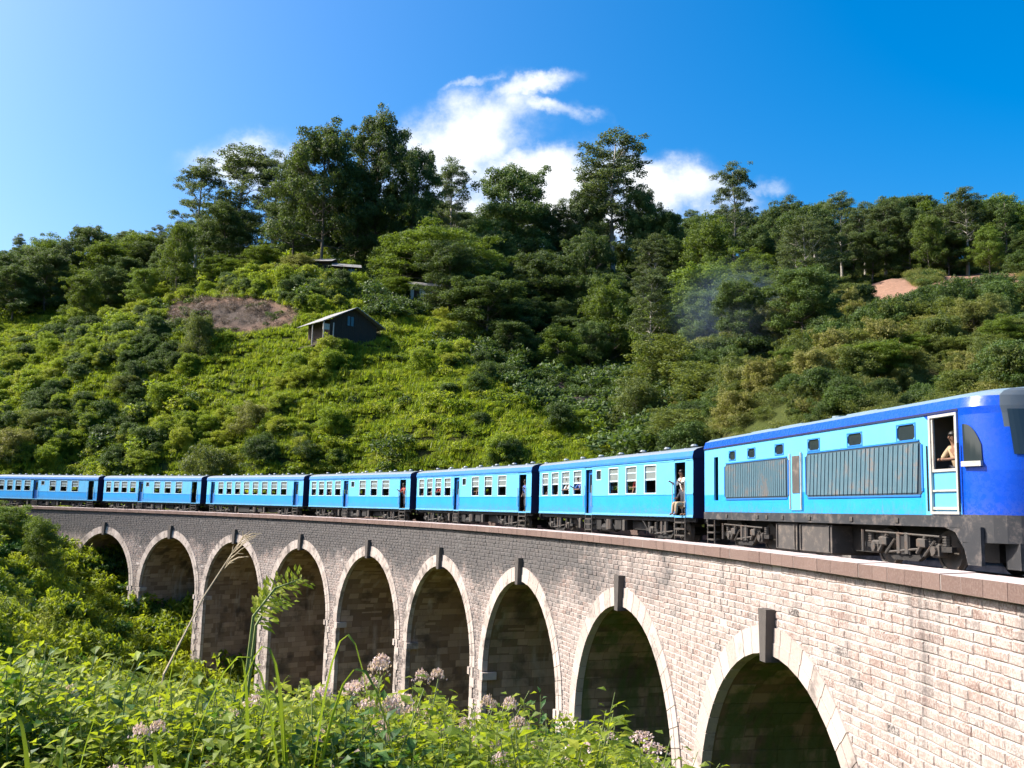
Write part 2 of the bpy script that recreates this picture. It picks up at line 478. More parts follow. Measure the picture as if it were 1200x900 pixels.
class MB:
    """collects simple shapes into one mesh"""

    def __init__(self):
        self.v = []; self.f = []; self.m = []

    def face(self, pts, m=0):
        i = len(self.v); self.v += [tuple(p) for p in pts]
        self.f.append(tuple(range(i, i + len(pts)))); self.m.append(m)

    def hexa(self, p, m=0):
        """8 points: bottom ring 0-3, top ring 4-7"""
        i = len(self.v); self.v += [tuple(q) for q in p]
        for f in ((3, 2, 1, 0), (4, 5, 6, 7), (0, 1, 5, 4), (1, 2, 6, 5), (2, 3, 7, 6), (3, 0, 4, 7)):
            self.f.append(tuple(i + k for k in f)); self.m.append(m)

    def box(self, x0, x1, y0, y1, z0, z1, m=0):
        self.hexa([(x0, y0, z0), (x1, y0, z0), (x1, y1, z0), (x0, y1, z0), (x0, y0, z1), (x1, y0, z1), (x1, y1, z1), (x0, y1, z1)], m)

    def cbox(self, x0, x1, y0, y1, z0, z1, c=.02, m=0):
        """box with chamfered vertical and horizontal edges (all faces inset)"""
        i = len(self.v)
        for z, k in ((z0, c), (z0 + c, 0), (z1 - c, 0), (z1, c)):
            for (x, y) in ((x0 + k, y0 + k), (x1 - k, y0 + k), (x1 - k, y1 - k), (x0 + k, y1 - k)):
                self.v.append((x, y, z))
        for r in range(3):
            for q in range(4):
                a = i + r * 4 + q; b = i + r * 4 + (q + 1) % 4
                self.f.append((a, b, b + 4, a + 4)); self.m.append(m)
        self.f.append((i + 3, i + 2, i + 1, i)); self.m.append(m)
        self.f.append((i + 12, i + 13, i + 14, i + 15)); self.m.append(m)

    def tube(self, p0, p1, r0, r1=None, n=8, m=0, caps=True):
        r1 = r0 if r1 is None else r1
        p0 = Vector(p0); p1 = Vector(p1); d = (p1 - p0)
        if d.length < 1e-6: return
        q = d.to_track_quat('Z', 'Y'); i = len(self.v)
        for p, r in ((p0, r0), (p1, r1)):
            for k in range(n):
                a = 2 * math.pi * k / n
                self.v.append(tuple(p + q @ Vector((r * math.cos(a), r * math.sin(a), 0))))
        for k in range(n):
            b = (k + 1) % n
            self.f.append((i + k, i + b, i + n + b, i + n + k)); self.m.append(m)
        if caps:
            self.f.append(tuple(i + k for k in reversed(range(n)))); self.m.append(m)
            self.f.append(tuple(i + n + k for k in range(n))); self.m.append(m)

    def path(self, pts, rad, n=6, m=0):
        """tapered tube through points with shared rings"""
        pts = [Vector(p) for p in pts]; i = len(self.v)
        for j, p in enumerate(pts):
            d = (pts[min(j + 1, len(pts) - 1)] - pts[max(j - 1, 0)])
            q = d.to_track_quat('Z', 'Y')
            for k in range(n):
                a = 2 * math.pi * k / n
                self.v.append(tuple(p + q @ Vector((rad[j] * math.cos(a), rad[j] * math.sin(a), 0))))
        for j in range(len(pts) - 1):
            for k in range(n):
                b = (k + 1) % n
                self.f.append((i + j * n + k, i + j * n + b, i + (j + 1) * n + b, i + (j + 1) * n + k)); self.m.append(m)
        self.f.append(tuple(i + (len(pts) - 1) * n + k for k in range(n))); self.m.append(m)

    def prism(self, poly, y0, y1, m=0):
        """polygon in x-z pushed along y"""
        i = len(self.v); n = len(poly)
        self.v += [(x, y0, z) for x, z in poly] + [(x, y1, z) for x, z in poly]
        self.f.append(tuple(i + k for k in range(n))); self.m.append(m)
        self.f.append(tuple(i + n + k for k in reversed(range(n)))); self.m.append(m)
        for k in range(n):
            b = (k + 1) % n
            self.f.append((i + b, i + k, i + n + k, i + n + b)); self.m.append(m)

    def mesh(self, name, mats, smooth=False):
        me = bpy.data.meshes.new(name)
        me.from_pydata(self.v, [], self.f)
        me.polygons.foreach_set('material_index', self.m)
        me.polygons.foreach_set('use_smooth', [smooth] * len(self.f))
        for x in (mats if isinstance(mats, (list, tuple)) else [mats]):
            me.materials.append(x)
        me.update()
        return me

    def build(self, name, mats, parent=None, smooth=False):
        o = bpy.data.objects.new(name, self.mesh(name, mats, smooth))
        return link(o, parent)


def obj(name, me, parent=None):
    return link(bpy.data.objects.new(name, me), parent)


# ------------------------------------------------------------------ line of the railway (plan curve fitted to the photograph)
G = 0.0022
_S = np.arange(-190, 60.01, 0.25)
_H = -1.3237 - 0.0089 * _S
_PX = np.cumsum(np.cos(_H)) * .25; _PY = np.cumsum(np.sin(_H)) * .25
_i0 = int(np.argmin(abs(_S)))
_PX += 8.6338 - _PX[_i0]; _PY += 35.607 - _PY[_i0]


def heading(s):
    return np.interp(s, _S, _H)


def pt(s, off, z):
    """off > 0: towards the inside of the curve (the camera's side)"""
    h = np.interp(s, _S, _H)
    return np.stack(np.broadcast_arrays(np.interp(s, _S, _PX) + off * np.sin(h), np.interp(s, _S, _PY) - off * np.cos(h), z - G * s), -1)


def track_coords(x, y):
    """nearest s and signed offset for many points (centre of the circle is known)"""
    R = 1 / 0.0089
    h0 = -1.3237
    cx_ = 8.6338 + R * math.sin(h0); cy_ = 35.607 - R * math.cos(h0)
    dx = x - cx_; dy = y - cy_
    r = np.hypot(dx, dy)
    ang = np.arctan2(dy, dx)                  # normal direction outwards = (-sin h, cos h)
    h = ang - math.pi / 2
    h = (h + math.pi) % (2 * math.pi) - math.pi
    s = (h - h0) / -0.0089
    return s, R - r


RAIL = -1.115          # rail top relative to the camera
WO = 4.34              # outer face of the viaduct from the track centre
ZP = -0.75             # top of the coping
S_L, S_R = -99.0, 34.0  # ends of the viaduct

# ------------------------------------------------------------------ terrain
CP = []
for (u, v, Y) in [
    # foot of the hill just above the train
    (-150, 560, 126), (0, 556, 122), (150, 556, 116), (300, 553, 110), (450, 549, 104), (600, 543, 98), (680, 533, 96), (740, 524, 98),
    (850, 507, 76), (950, 483, 68), (1050, 465, 62), (1150, 450, 58), (1260, 445, 56),
    # lit spur
    (-150, 480, 142), (0, 470, 140), (100, 452, 136), (200, 432, 134), (300, 432, 128), (400, 412, 124), (480, 425, 122), (560, 445, 117), (640, 475, 112), (700, 505, 106),
    # shaded gully
    (650, 432, 146), (720, 455, 138), (700, 385, 172), (600, 385, 150),
    # upper left slopes
    (-150, 390, 170), (0, 388, 165), (100, 374, 168), (200, 358, 162), (300, 338, 152), (400, 344, 146), (370, 318, 160), (450, 352, 150), (520, 364, 158),
    # right hill
    (800, 432, 118), (900, 405, 112), (1000, 402, 100), (1100, 392, 94), (1200, 374, 92), (1300, 370, 90),
    (800, 345, 168), (900, 352, 158), (1000, 348, 140), (1040, 334, 138), (1120, 327, 138), (1200, 322, 135), (1320, 318, 132),
    # ridge
    (-200, 335, 230), (0, 332, 222), (100, 337, 212), (200, 322, 200), (300, 304, 194), (400, 298, 188), (500, 296, 192), (600, 304, 200), (700, 304, 210),
    (800, 306, 206), (900, 316, 186), (1000, 328, 164), (1100, 320, 160), (1200, 312, 158), (1350, 305, 155)]:
    CP.append(at(u, v, Y))
for (u, v, Y) in [(-200, 330, 300), (100, 345, 300), (300, 330, 300), (500, 320, 300), (700, 320, 300), (900, 335, 300), (1100, 345, 300), (1350, 340, 300)]:
    CP.append(at(u, v, Y))
CP += [np.array(p, float) for p in [
    # near ground, bank on the left, valley under the arches
    (0, 0, -1.65), (0, -12, -.6), (-12, -10, 0), (0, 5, -2.5), (-5, 5, -2.3), (3, 8, -3.6), (0, 12, -4.6), (-8, 12, -4.0), (-15, 15, -4.2), (4, 18, -8), (0, 25, -9.5),
    (-10, 28, -9), (-20, 32, -6.8), (-10, 50, -15), (-16, 42, -11), (0, 60, -18), (-10, 68, -18.5), (-20, 78, -18), (-30, 88, -15.5), (-40, 95, -10), (-46, 99, -6), (-54, 103, -2.4), (-66, 106, -1.0),
    (-26, 55, -12), (-30, 56, -8.4), (-34, 58, -5.4), (-40, 60, -2.2), (-60, 65, 4), (-30, 40, -5), (-40, 40, -1), (-60, 40, 5), (-28, 70, -15), (-36, 76, -10.8), (-44, 82, -6), (-56, 90, 0), (-30, 15, 0), (-50, 10, 6), (-25, -20, 4), (-80, 80, 8),
    (10, 20, -9.5), (16, 34, -9), (12, 55, -13), (4, 70, -16), (-5, 88, -14), (-20, 104, -7), (-36, 112, -3), (-56, 120, 0), (30, 62, 3), (24, 50, -2), (40, 50, 6), (28, 25, -4), (40, 20, 2), (30, 5, 0),
    (13, 6, -5), (9, 8, -5.5), (14, -6, -2.5), (18, -20, 1), (35, -20, 6), (60, 30, 14), (70, 60, 22)]]
CP = np.array(CP)


def _phi(d2):
    return 0.5 * d2 * np.log(d2 + 1e-9)


_n = len(CP)
_XY = CP[:, :2] / 50.0
_K = _phi(((_XY[:, None] - _XY[None]) ** 2).sum(-1)) + np.eye(_n) * 0.004
_Pm = np.c_[np.ones(_n), _XY]
_A = np.block([[_K, _Pm], [_Pm.T, np.zeros((3, 3))]])
_wt = np.linalg.solve(_A, np.r_[CP[:, 2], 0, 0, 0])


def _vnoise(x, y, seed):
    """smooth value noise on a lattice"""
    xi = np.floor(x).astype(np.int64); yi = np.floor(y).astype(np.int64)
    fx = x - xi; fy = y - yi
    fx = fx * fx * (3 - 2 * fx); fy = fy * fy * (3 - 2 * fy)

    def hsh(a, b):
        n = (a * 374761393 + b * 668265263 + seed * 1442695041) & 0x7fffffff
        n = ((n ^ (n >> 13)) * 1274126177) & 0x7fffffff
        return ((n ^ (n >> 16)) & 0xffff) / 65535.0
    return (hsh(xi, yi) * (1 - fx) + hsh(xi + 1, yi) * fx) * (1 - fy) + (hsh(xi, yi + 1) * (1 - fx) + hsh(xi + 1, yi + 1) * fx) * fy


def fbm(x, y, scale, seed=1, octv=4):
    r = 0; a = 1; t = 0
    for k in range(octv):
        r = r + a * _vnoise(x / scale * 2 ** k, y / scale * 2 ** k, seed + k); t += a; a *= .5
    return r / t


def ground_z(x, y):
    x = np.atleast_1d(np.asarray(x, float)); y = np.atleast_1d(np.asarray(y, float))
    xc = np.clip(x, -150, 150); yc = np.clip(y, -25, 290)
    q = np.stack([xc, yc], -1) / 50.0
    z = np.empty(len(x))
    for i in range(0, len(x), 20000):
        d2 = ((q[i:i + 20000, None] - _XY[None]) ** 2).sum(-1)
        z[i:i + 20000] = _phi(d2) @ _wt[:_n] + _wt[_n] + q[i:i + 20000] @ _wt[_n + 1:]
    z = np.clip(z, -24, 75)
    rough = np.clip((np.hypot(x, y) - 14) / 40, 0, 1)
    z = z + rough * (2.4 * (fbm(x, y, 14, 3) - .5) + .8 * (fbm(x, y, 3.2, 9, 3) - .5))
    # small terraces on the lit spur
    spur = np.clip((y - 100) / 8, 0, 1) * np.clip((30 - x) / 10, 0, 1) * np.clip((170 - y) / 15, 0, 1)
    z = z + spur * .8 * (np.mod(z / 2.6 + .9 * fbm(x, y, 24, 21), 1.0) ** 2 * 1.6 - .6)
    # keep the hill clear of the railway
    s, off = track_coords(x, y)
    a = np.abs(off)
    form = RAIL - .55 - G * s
    onland = np.clip((S_L + 5 - s) / 8, 0, 1)
    k = np.clip((a - 4.2) / 5, 0, 1); k = k * k * (3 - 2 * k)
    land = form * (1 - k) + z * k
    z = z * (1 - onland) + land * onland
    lim = -6.0 + np.clip(a - 5.5, 0, 30) * 1.1
    lim = lim + np.clip((S_L + 14 - s) / 14, 0, 1) * 4.2
    w_ = np.clip((13 - a) / 3, 0, 1) * ((s > S_L - 2) & (s < 60))
    z = np.where(w_ > 0, np.minimum(z, lim) * w_ + z * (1 - w_), z)
    # far away the hill falls back to rolling ground
    far = np.clip((np.maximum(np.abs(x) - 150, np.maximum(y - 290, -25 - y))) / 900, 0, 1)
    return z * (1 - far) + far * 12


def axis(lo, hi, step, far, growth=1.35):
    a = list(np.arange(lo, hi + 1e-6, step)); d = step
    while a[-1] < far: d *= growth; a.append(a[-1] + d)
    d = step
    while a[0] > -far: d *= growth; a.insert(0, a[0] - d)
    return np.array(a)


ax = axis(-120, 110, 1.4, 2500); ay = axis(-14, 225, 1.4, 2500)
gx, gy = np.meshgrid(ax, ay)
gzv = ground_z(gx.ravel(), gy.ravel())
V = np.c_[gx.ravel(), gy.ravel(), gzv]
nx, ny = len(ax), len(ay)
idx = np.arange(nx * ny).reshape(ny, nx)
Fq = np.stack([idx[:-1, :-1], idx[:-1, 1:], idx[1:, 1:], idx[1:, :-1]], -1).reshape(-1, 4)
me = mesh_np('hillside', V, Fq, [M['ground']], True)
# bare earth: cleared ground, paths and the dug patch on the spur
uu, vv, yc = project(V)
earth = np.zeros(len(V))
for (u, v, ru, rv, lo, hi) in [(1035, 338, 44, 13, 115, 150), (1150, 331, 58, 13, 112, 150), (680, 383, 25, 10, 110, 190), (645, 478, 26, 12, 90, 140), (690, 508, 30, 14, 90, 140),
                               (268, 370, 82, 22, 115, 178), (195, 393, 20, 11, 115, 178), (600, 440, 22, 9, 90, 150), (640, 435, 42, 28, 100, 190), (680, 472, 36, 26, 95, 170), (712, 505, 26, 18, 90, 150), (240, 500, 9, 12, 90, 140), (1175, 340, 24, 8, 100, 150)]:
    e = np.clip(1.5 - np.hypot((uu - u) / ru, (vv - v) / rv), 0, 1) * ((V[:, 1] > lo) & (V[:, 1] < hi))
    earth = np.maximum(earth, e)
loam_and_shade = np.zeros(len(V))  # gully shade painted into the soil colour; also the dug patch's grey loam
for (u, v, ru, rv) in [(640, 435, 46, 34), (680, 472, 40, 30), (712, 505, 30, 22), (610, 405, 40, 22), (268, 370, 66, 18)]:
    loam_and_shade = np.maximum(loam_and_shade, np.clip(1.6 - np.hypot((uu - u) / ru, (vv - v) / rv), 0, 1) * ((V[:, 1] > 90) & (V[:, 1] < 190)))
a = me.attributes.new('loam_and_shade', 'FLOAT', 'POINT'); a.data.foreach_set('value', loam_and_shade.astype(np.float32))
a = me.attributes.new('earth', 'FLOAT', 'POINT'); a.data.foreach_set('value', earth.astype(np.float32))
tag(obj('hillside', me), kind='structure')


def gz(x, y):
    return float(ground_z([x], [y])[0])


# ------------------------------------------------------------------ viaduct
rng = np.random.default_rng(7)
rnd = random.Random(5)
ARCH = [-84.0, -72.2, -60.6, -48.7, -36.8, -24.9, -13.1, -0.9, 11.25, 23.4]
AR = 5.0
Z_CROWN = -3.236
Z_SPR = Z_CROWN - AR
Z_BOT = -24.0
T_RING = 0.66
viaduct = empty('viaduct', tuple(pt(-40.0, 0, -16.0)), 0, 'long curved stone railway viaduct with nine tall arches', 'viaduct')
VI = Matrix.Translation(-Vector(viaduct.location))


def vpart(name, me, parent=None):
    o = obj(name, me, parent or viaduct)
    if parent is None:
        o.matrix_parent_inverse = VI
    return o


# core: two faces, barrels, jambs, deck
mb = MB()
edges = sorted(set([S_L, S_R] + [a_ + q for a_ in ARCH for q in (-AR, AR)]))


def arch_of(s):
    for a_ in ARCH:
        if abs(s - a_) < AR: return a_
    return None


for e0, e1 in zip(edges[:-1], edges[1:]):
    mid = (e0 + e1) / 2; a_ = arch_of(mid)
    n = 28 if a_ is not None else max(1, int((e1 - e0) / .7))
    if a_ is not None:
        ss = a_ - AR * np.cos(np.linspace(0, math.pi, n + 1))
        zb = Z_SPR + np.sqrt(np.clip(AR ** 2 - (ss - a_) ** 2, 0, None))
    else:
        ss = np.linspace(e0, e1, n + 1); zb = np.full(n + 1, Z_BOT)
    ztop = ZP - .30
    for side in (1, -1):
        o_ = side * (WO - .03)
        lo = pt(ss, o_, zb); hi = pt(ss, o_, ztop)
        for k in range(n):
            q = [lo[k], lo[k + 1], hi[k + 1], hi[k]]
            mb.face(q if side > 0 else q[::-1], 0)
    A_ = pt(ss, WO - .03, RAIL - .75); B_ = pt(ss, -WO + .03, RAIL - .75)
    for k in range(n):
        mb.face([A_[k], A_[k + 1], B_[k + 1], B_[k]], 0)
    # inner sides of the two parapets
    for side in (1, -1):
        i0_ = pt(ss, side * (WO - .42), RAIL - .75); i1_ = pt(ss, side * (WO - .42), ZP - .30)
        for k in range(n):
            q = [i0_[k + 1], i0_[k], i1_[k], i1_[k + 1]]
            mb.face(q if side > 0 else q[::-1], 0)
    if a_ is not None:
        f_ = pt(ss, WO - .03, zb); b_ = pt(ss, -WO + .03, zb)
        for k in range(n):
            mb.face([f_[k + 1], f_[k], b_[k], b_[k + 1]], 1)
        for sj, flip in ((e0, 1), (e1, 0)):
            q = [pt(sj, WO - .03, Z_BOT), pt(sj, WO - .03, Z_SPR), pt(sj, -WO + .03, Z_SPR), pt(sj, -WO + .03, Z_BOT)]
            mb.face(q if flip else q[::-1], 1)
for sj in (S_L, S_R):
    mb.face([pt(sj, WO - .03, Z_BOT), pt(sj, WO - .03, ZP - .3), pt(sj, -WO + .03, ZP - .3), pt(sj, -WO + .03, Z_BOT)])
vpart('wall', mb.mesh('wall', [M['mortar'], M['barrel']]))

# facing stones
CH = 0.185
BL, BZ0, BZ1, BS0, BS1 = [], [], [], [], []
row = 0
z1 = ZP - .335
while z1 > -16:
    z0 = z1 - CH
    s = S_L + (0.24 if row % 2 else 0.0)
    while s < S_R:
        ln = rnd.uniform(.40, .60)
        s2 = min(s + ln, S_R)
        mids = (s + s2) / 2; zm = (z0 + z1) / 2
        a_ = min(ARCH, key=lambda q: abs(q - mids))
        ok = True
        for (sq, zq) in ((s, z0), (s2, z0), (s, z1), (s2, z1), (mids, z0)):
            d = math.hypot(sq - a_, zq - Z_SPR) if zq > Z_SPR else abs(sq - a_)
            if d < AR + (.1 if zq > Z_SPR else .02):
                ok = False
        if ok and rnd.random() > .006:
            BS0.append(s + .011); BS1.append(s2 - .011); BZ0.append(z0 + .011); BZ1.append(z1 - .011)
        s = s2
    z1 -= CH; row += 1
BS0, BS1, BZ0, BZ1 = map(np.array, (BS0, BS1, BZ0, BZ1))
mc = pt((BS0 + BS1) / 2, WO, (BZ0 + BZ1) / 2)
keep = mc[:, 2] > ground_z(mc[:, 0], mc[:, 1]) - 1.0
BS0, BS1, BZ0, BZ1, mc = BS0[keep], BS1[keep], BZ0[keep], BZ1[keep], mc[keep]
u0, v0, _ = project(pt(BS0, WO, BZ0)); u1, v1, _ = project(pt(BS1, WO, BZ1))
area = np.abs((u1 - u0) * (v1 - v0))
inframe = (u0 < 1196) & (u1 > 0) & (np.maximum(v0, v1) < 905) & (mc[:, 1] > 3)
score = np.where(inframe, area, 0)
order = np.argsort(-score)
single = order[:300]; rest = order[300:]


def brick_arrays(i):
    fr = WO - .008 + rng.uniform(-.006, .010, len(i))
    c = .018
    j = lambda: rng.uniform(-.013, .013, len(i))
    bk = [pt(BS0[i], WO - .03, BZ0[i]), pt(BS1[i], WO - .03, BZ0[i]), pt(BS1[i], WO - .03, BZ1[i]), pt(BS0[i], WO - .03, BZ1[i])]
    ft = [pt(BS0[i] + c + j(), fr + j() * .4, BZ0[i] + c + j()), pt(BS1[i] - c + j(), fr + j() * .4, BZ0[i] + c + j()), pt(BS1[i] - c + j(), fr + j() * .4, BZ1[i] - c + j()), pt(BS0[i] + c + j(), fr + j() * .4, BZ1[i] - c + j())]
    V = np.stack(bk + ft, 1).reshape(-1, 3)
    base = (np.arange(len(i)) * 8)[:, None]
    F = np.concatenate([base + np.array(q) for q in ((4, 5, 6, 7), (0, 1, 5, 4), (1, 2, 6, 5), (2, 3, 7, 6), (3, 0, 4, 7))])
    return V, F


V, Fq = brick_arrays(rest)
me = mesh_np('small_stones', V, Fq, [M['stone_a']], tone=np.repeat(rng.random(len(rest)), 8))
o = vpart('brick_courses', me); o['kind'] = 'stuff'
# the stones that show largest: shared meshes, one object each
lens = np.linspace(.38, .58, 6)
protos = []
for ln in lens:
    for vv_ in range(3):
        m_ = MB(); c = .018; h = CH / 2 - .011; l = ln / 2
        j = lambda: rnd.uniform(-.014, .014)
        d0 = .03; d1 = .008 - rnd.uniform(-.006, .010)
        # local x along the wall, y inwards
        P = [(-l, d0, -h), (l, d0, -h), (l, d0, h), (-l, d0, h)]
        P += [(-l + c + j(), d1, -h + c + j()), (l - c + j(), d1 + j() * .4, -h + c + j()), (l - c + j(), d1, h - c + j()), (-l + c + j(), d1 + j() * .4, h - c + j())]
        m_.v = P; m_.f = [(4, 5, 6, 7), (0, 1, 5, 4), (1, 2, 6, 5), (2, 3, 7, 6), (3, 0, 4, 7)]; m_.m = [0] * 5
        protos.append((ln, m_.mesh('brick', M['stone_o'])))
for i in single:
    ln = BS1[i] - BS0[i]
    cand = min(range(6), key=lambda k: abs(lens[k] - ln)) * 3 + rnd.randrange(3)
    o = vpart('brick', protos[cand][1])
    o.location = pt((BS0[i] + BS1[i]) / 2, WO, (BZ0[i] + BZ1[i]) / 2)
    o.rotation_euler = (0, 0, float(heading((BS0[i] + BS1[i]) / 2)))
    o.scale = (ln / protos[cand][0], 1, 1)

# arch rings, keystones, quoins, imposts, blocks inside the barrels
NV = 28
for ia, a_ in enumerate(ARCH[:9]):
    for k in range(NV):
        t0 = math.pi * k / NV + .0022; t1 = math.pi * (k + 1) / NV - .0022
        m_ = MB()
        jit = rnd.uniform(-.006, .006)
        for (r0, r1, proud) in ((AR - .02, AR + .30, .05), (AR + .30, AR + T_RING, .03)):
            q = []
            for o_ in (WO - .25, WO + proud + jit):
                for (rr, tt) in ((r0, t0), (r1, t0), (r1, t1), (r0, t1)):
                    q.append(pt(a_ - rr * math.cos(tt), o_, Z_SPR + rr * math.sin(tt)))
            m_.hexa(q)
        vpart('voussoir', m_.mesh('voussoir', M['ring']))
    m_ = MB()     # keystone: tapered, standing proud
    q = []
    for (w_, z_) in ((.17, Z_CROWN - .18), (.25, Z_CROWN + 1.08)):
        ring_ = [(a_ - w_, WO - .2), (a_ + w_, WO - .2), (a_ + w_, WO + .24), (a_ - w_, WO + .24)]
        q += [pt(s_, o_, z_) for s_, o_ in ring_]
    m_.hexa(q)
    vpart('keystone', m_.mesh('keystone', M['key']))
    for side in (-1, 1):
        zt = Z_SPR
        k = 0
        while zt > -15.5:
            hgt = rnd.uniform(.42, .56)
            wd = .62 if k % 2 else .40
            sA = a_ + side * (AR - .02); sB = a_ + side * (AR + wd)
            lo, hi = min(sA, sB), max(sA, sB)
            m_ = MB(); pr = .04 + rnd.uniform(-.01, .01)
            q = [pt(s_, o_, z_) for z_ in (zt - hgt + .01, zt - .006) for s_, o_ in ((lo, WO - .25), (hi, WO - .25), (hi, WO + pr), (lo, WO + pr))]
            m_.hexa(q)
            vpart('quoin', m_.mesh('quoin', M['ring']))
            zt -= hgt; k += 1
        m_ = MB()
        sA = a_ + side * (AR + .06); sB = a_ + side * (AR - .22); lo, hi = min(sA, sB), max(sA, sB)
        q = [pt(s_, o_, z_) for z_ in (Z_SPR - .42, Z_SPR - .05) for s_, o_ in ((lo, WO - .7), (hi, WO - .7), (hi, WO + .1), (lo, WO + .1))]
        m_.hexa(q)
        vpart('impost', m_.mesh('impost', M['ring']))
    # blocks in the barrel
    Lj = 8.0; La = math.pi * AR; tot = 2 * Lj + La

    def prof(t):
        t = np.asarray(t)
        left = t < Lj; right = t > Lj + La
        th_ = (t - Lj) / AR
        s_ = np.where(left, a_ - AR, np.where(right, a_ + AR, a_ - AR * np.cos(th_)))
        z_ = np.where(left, Z_SPR - (Lj - t), np.where(right, Z_SPR - (t - Lj - La), Z_SPR + AR * np.sin(th_)))
        ns = np.where(left, 1.0, np.where(right, -1.0, np.cos(th_)))
        nz_ = np.where(left | right, 0.0, -np.sin(th_))
        return s_, z_, ns, nz_
    T0, T1, O0, O1 = [], [], [], []
    t = 0; r_ = 0
    while t < tot - .3:
        hgt = .42
        o_ = -WO + .1 + (.4 if r_ % 2 else 0)
        while o_ < WO - .75:
            ln = rnd.uniform(.6, 1.0)
            T0.append(t + .012); T1.append(t + hgt - .012); O0.append(o_ + .012); O1.append(min(o_ + ln, WO - .3) - .012)
            o_ += ln
        t += hgt; r_ += 1
    T0, T1, O0, O1 = map(np.array, (T0, T1, O0, O1))
    pr = rng.uniform(.008, .035, len(T0))
    cs = []
    for (tt, oo, p_) in ((T0, O0, 0), (T1, O0, 0), (T1, O1, 0), (T0, O1, 0), (T0, O0, 1), (T1, O0, 1), (T1, O1, 1), (T0, O1, 1)):
        s_, z_, ns, nz_ = prof(tt)
        cs.append(pt(s_ + ns * (pr * p_ - .01), oo, z_ + nz_ * (pr * p_ - .01)))
    V = np.stack(cs, 1).reshape(-1, 3); base = (np.arange(len(T0)) * 8)[:, None]
    Fq = np.concatenate([base + np.array(q) for q in ((7, 6, 5, 4), (0, 4, 5, 1), (1, 5, 6, 2), (2, 6, 7, 3), (3, 7, 4, 0))])
    o = vpart('barrel_blocks', mesh_np('barrel_blocks', V, Fq, [M['barrel']], tone=np.repeat(rng.random(len(T0)), 8)))
    o['kind'] = 'stuff'

# coping stones on both parapets (the far one lies behind the train)
s = S_L
while s < S_R:
    ln = rnd.uniform(.6, .7)
    j = rnd.uniform(-.008, .008)
    m_ = MB()
    q = [pt(s_, o_, z_) for z_ in (ZP - .31, ZP + j) for s_, o_ in ((s + .009, WO - .48), (s + ln - .009, WO - .48), (s + ln - .009, WO + .16 + j), (s + .009, WO + .16 + j))]
    for kk in (6, 7): q[kk] = q[kk] + np.array([0, 0, -.035])
    m_.hexa(q)
    vpart('coping_stone', m_.mesh('coping_stone', M['coping']))
    s += ln
mb = MB(); ss = np.arange(S_L, S_R, 1.0)
for s0 in ss:
    mb.hexa([pt(s_, o_, z_) for z_ in (ZP - .303, ZP - .045) for s_, o_ in ((s0, WO - .44), (s0 + 1, WO - .44), (s0 + 1, WO + .15), (s0, WO + .15))])
vpart('coping_bed', mb.mesh('coping_bed', M['mortar']))
mb = MB()
for s0 in ss:
    mb.hexa([pt(s_, o_, z_) for z_ in (ZP - .31, ZP) for s_, o_ in ((s0, -WO - .13), (s0 + 1, -WO - .13), (s0 + 1, -WO + .48), (s0, -WO + .48))])
vpart('rear_parapet', mb.mesh('rear_parapet', M['coping']))

# ------------------------------------------------------------------ track
track = empty('railway_track', tuple(pt(0, 0, RAIL)), 0, 'single railway track on stone ballast running along the viaduct', 'track')
TI = Matrix.Translation(-Vector(track.location))
ss = np.arange(-150, 44, 1.0)
mb = MB()
prof_b = [(-3.85, -.73), (-2.2, -.17), (2.2, -.17), (3.85, -.73)]
for s0, s1 in zip(ss[:-1], ss[1:]):
    for (o0, z0), (o1, z1) in zip(prof_b[:-1], prof_b[1:]):
        mb.face([pt(s0, o0, RAIL + z0), pt(s0, o1, RAIL + z1), pt(s1, o1, RAIL + z1), pt(s1, o0, RAIL + z0)][::-1])
o = obj('ballast', mb.mesh('ballast', M['ballast']), track); o.matrix_parent_inverse = TI
for side in (-1, 1):
    mb = MB()
    for s0, s1 in zip(ss[:-1], ss[1:]):
        for (w0, w1, z0, z1) in ((.036, .036, -.04, 0), (.012, .012, -.13, -.04), (.07, .07, -.155, -.13)):
            c = side * .87
            mb.hexa([pt(s_, c + o_, RAIL + z_) for z_ in (z0, z1) for s_, o_ in ((s0, w0), (s0, -w0), (s1, -w0), (s1, w0))])
    o = obj('rail', mb.mesh('rail', M['rail']), track); o.matrix_parent_inverse = TI
mb = MB()
for s0 in np.arange(-149, 43, .7):
    mb.hexa([pt(s_, o_, RAIL + z_) for z_ in (-.26, -.15) for s_, o_ in ((s0, 1.35), (s0, -1.35), (s0 + .24, -1.35), (s0 + .24, 1.35))])
o = obj('sleepers', mb.mesh('sleepers', M['sleeper']), track); o.matrix_parent_inverse = TI; o['kind'] = 'stuff'


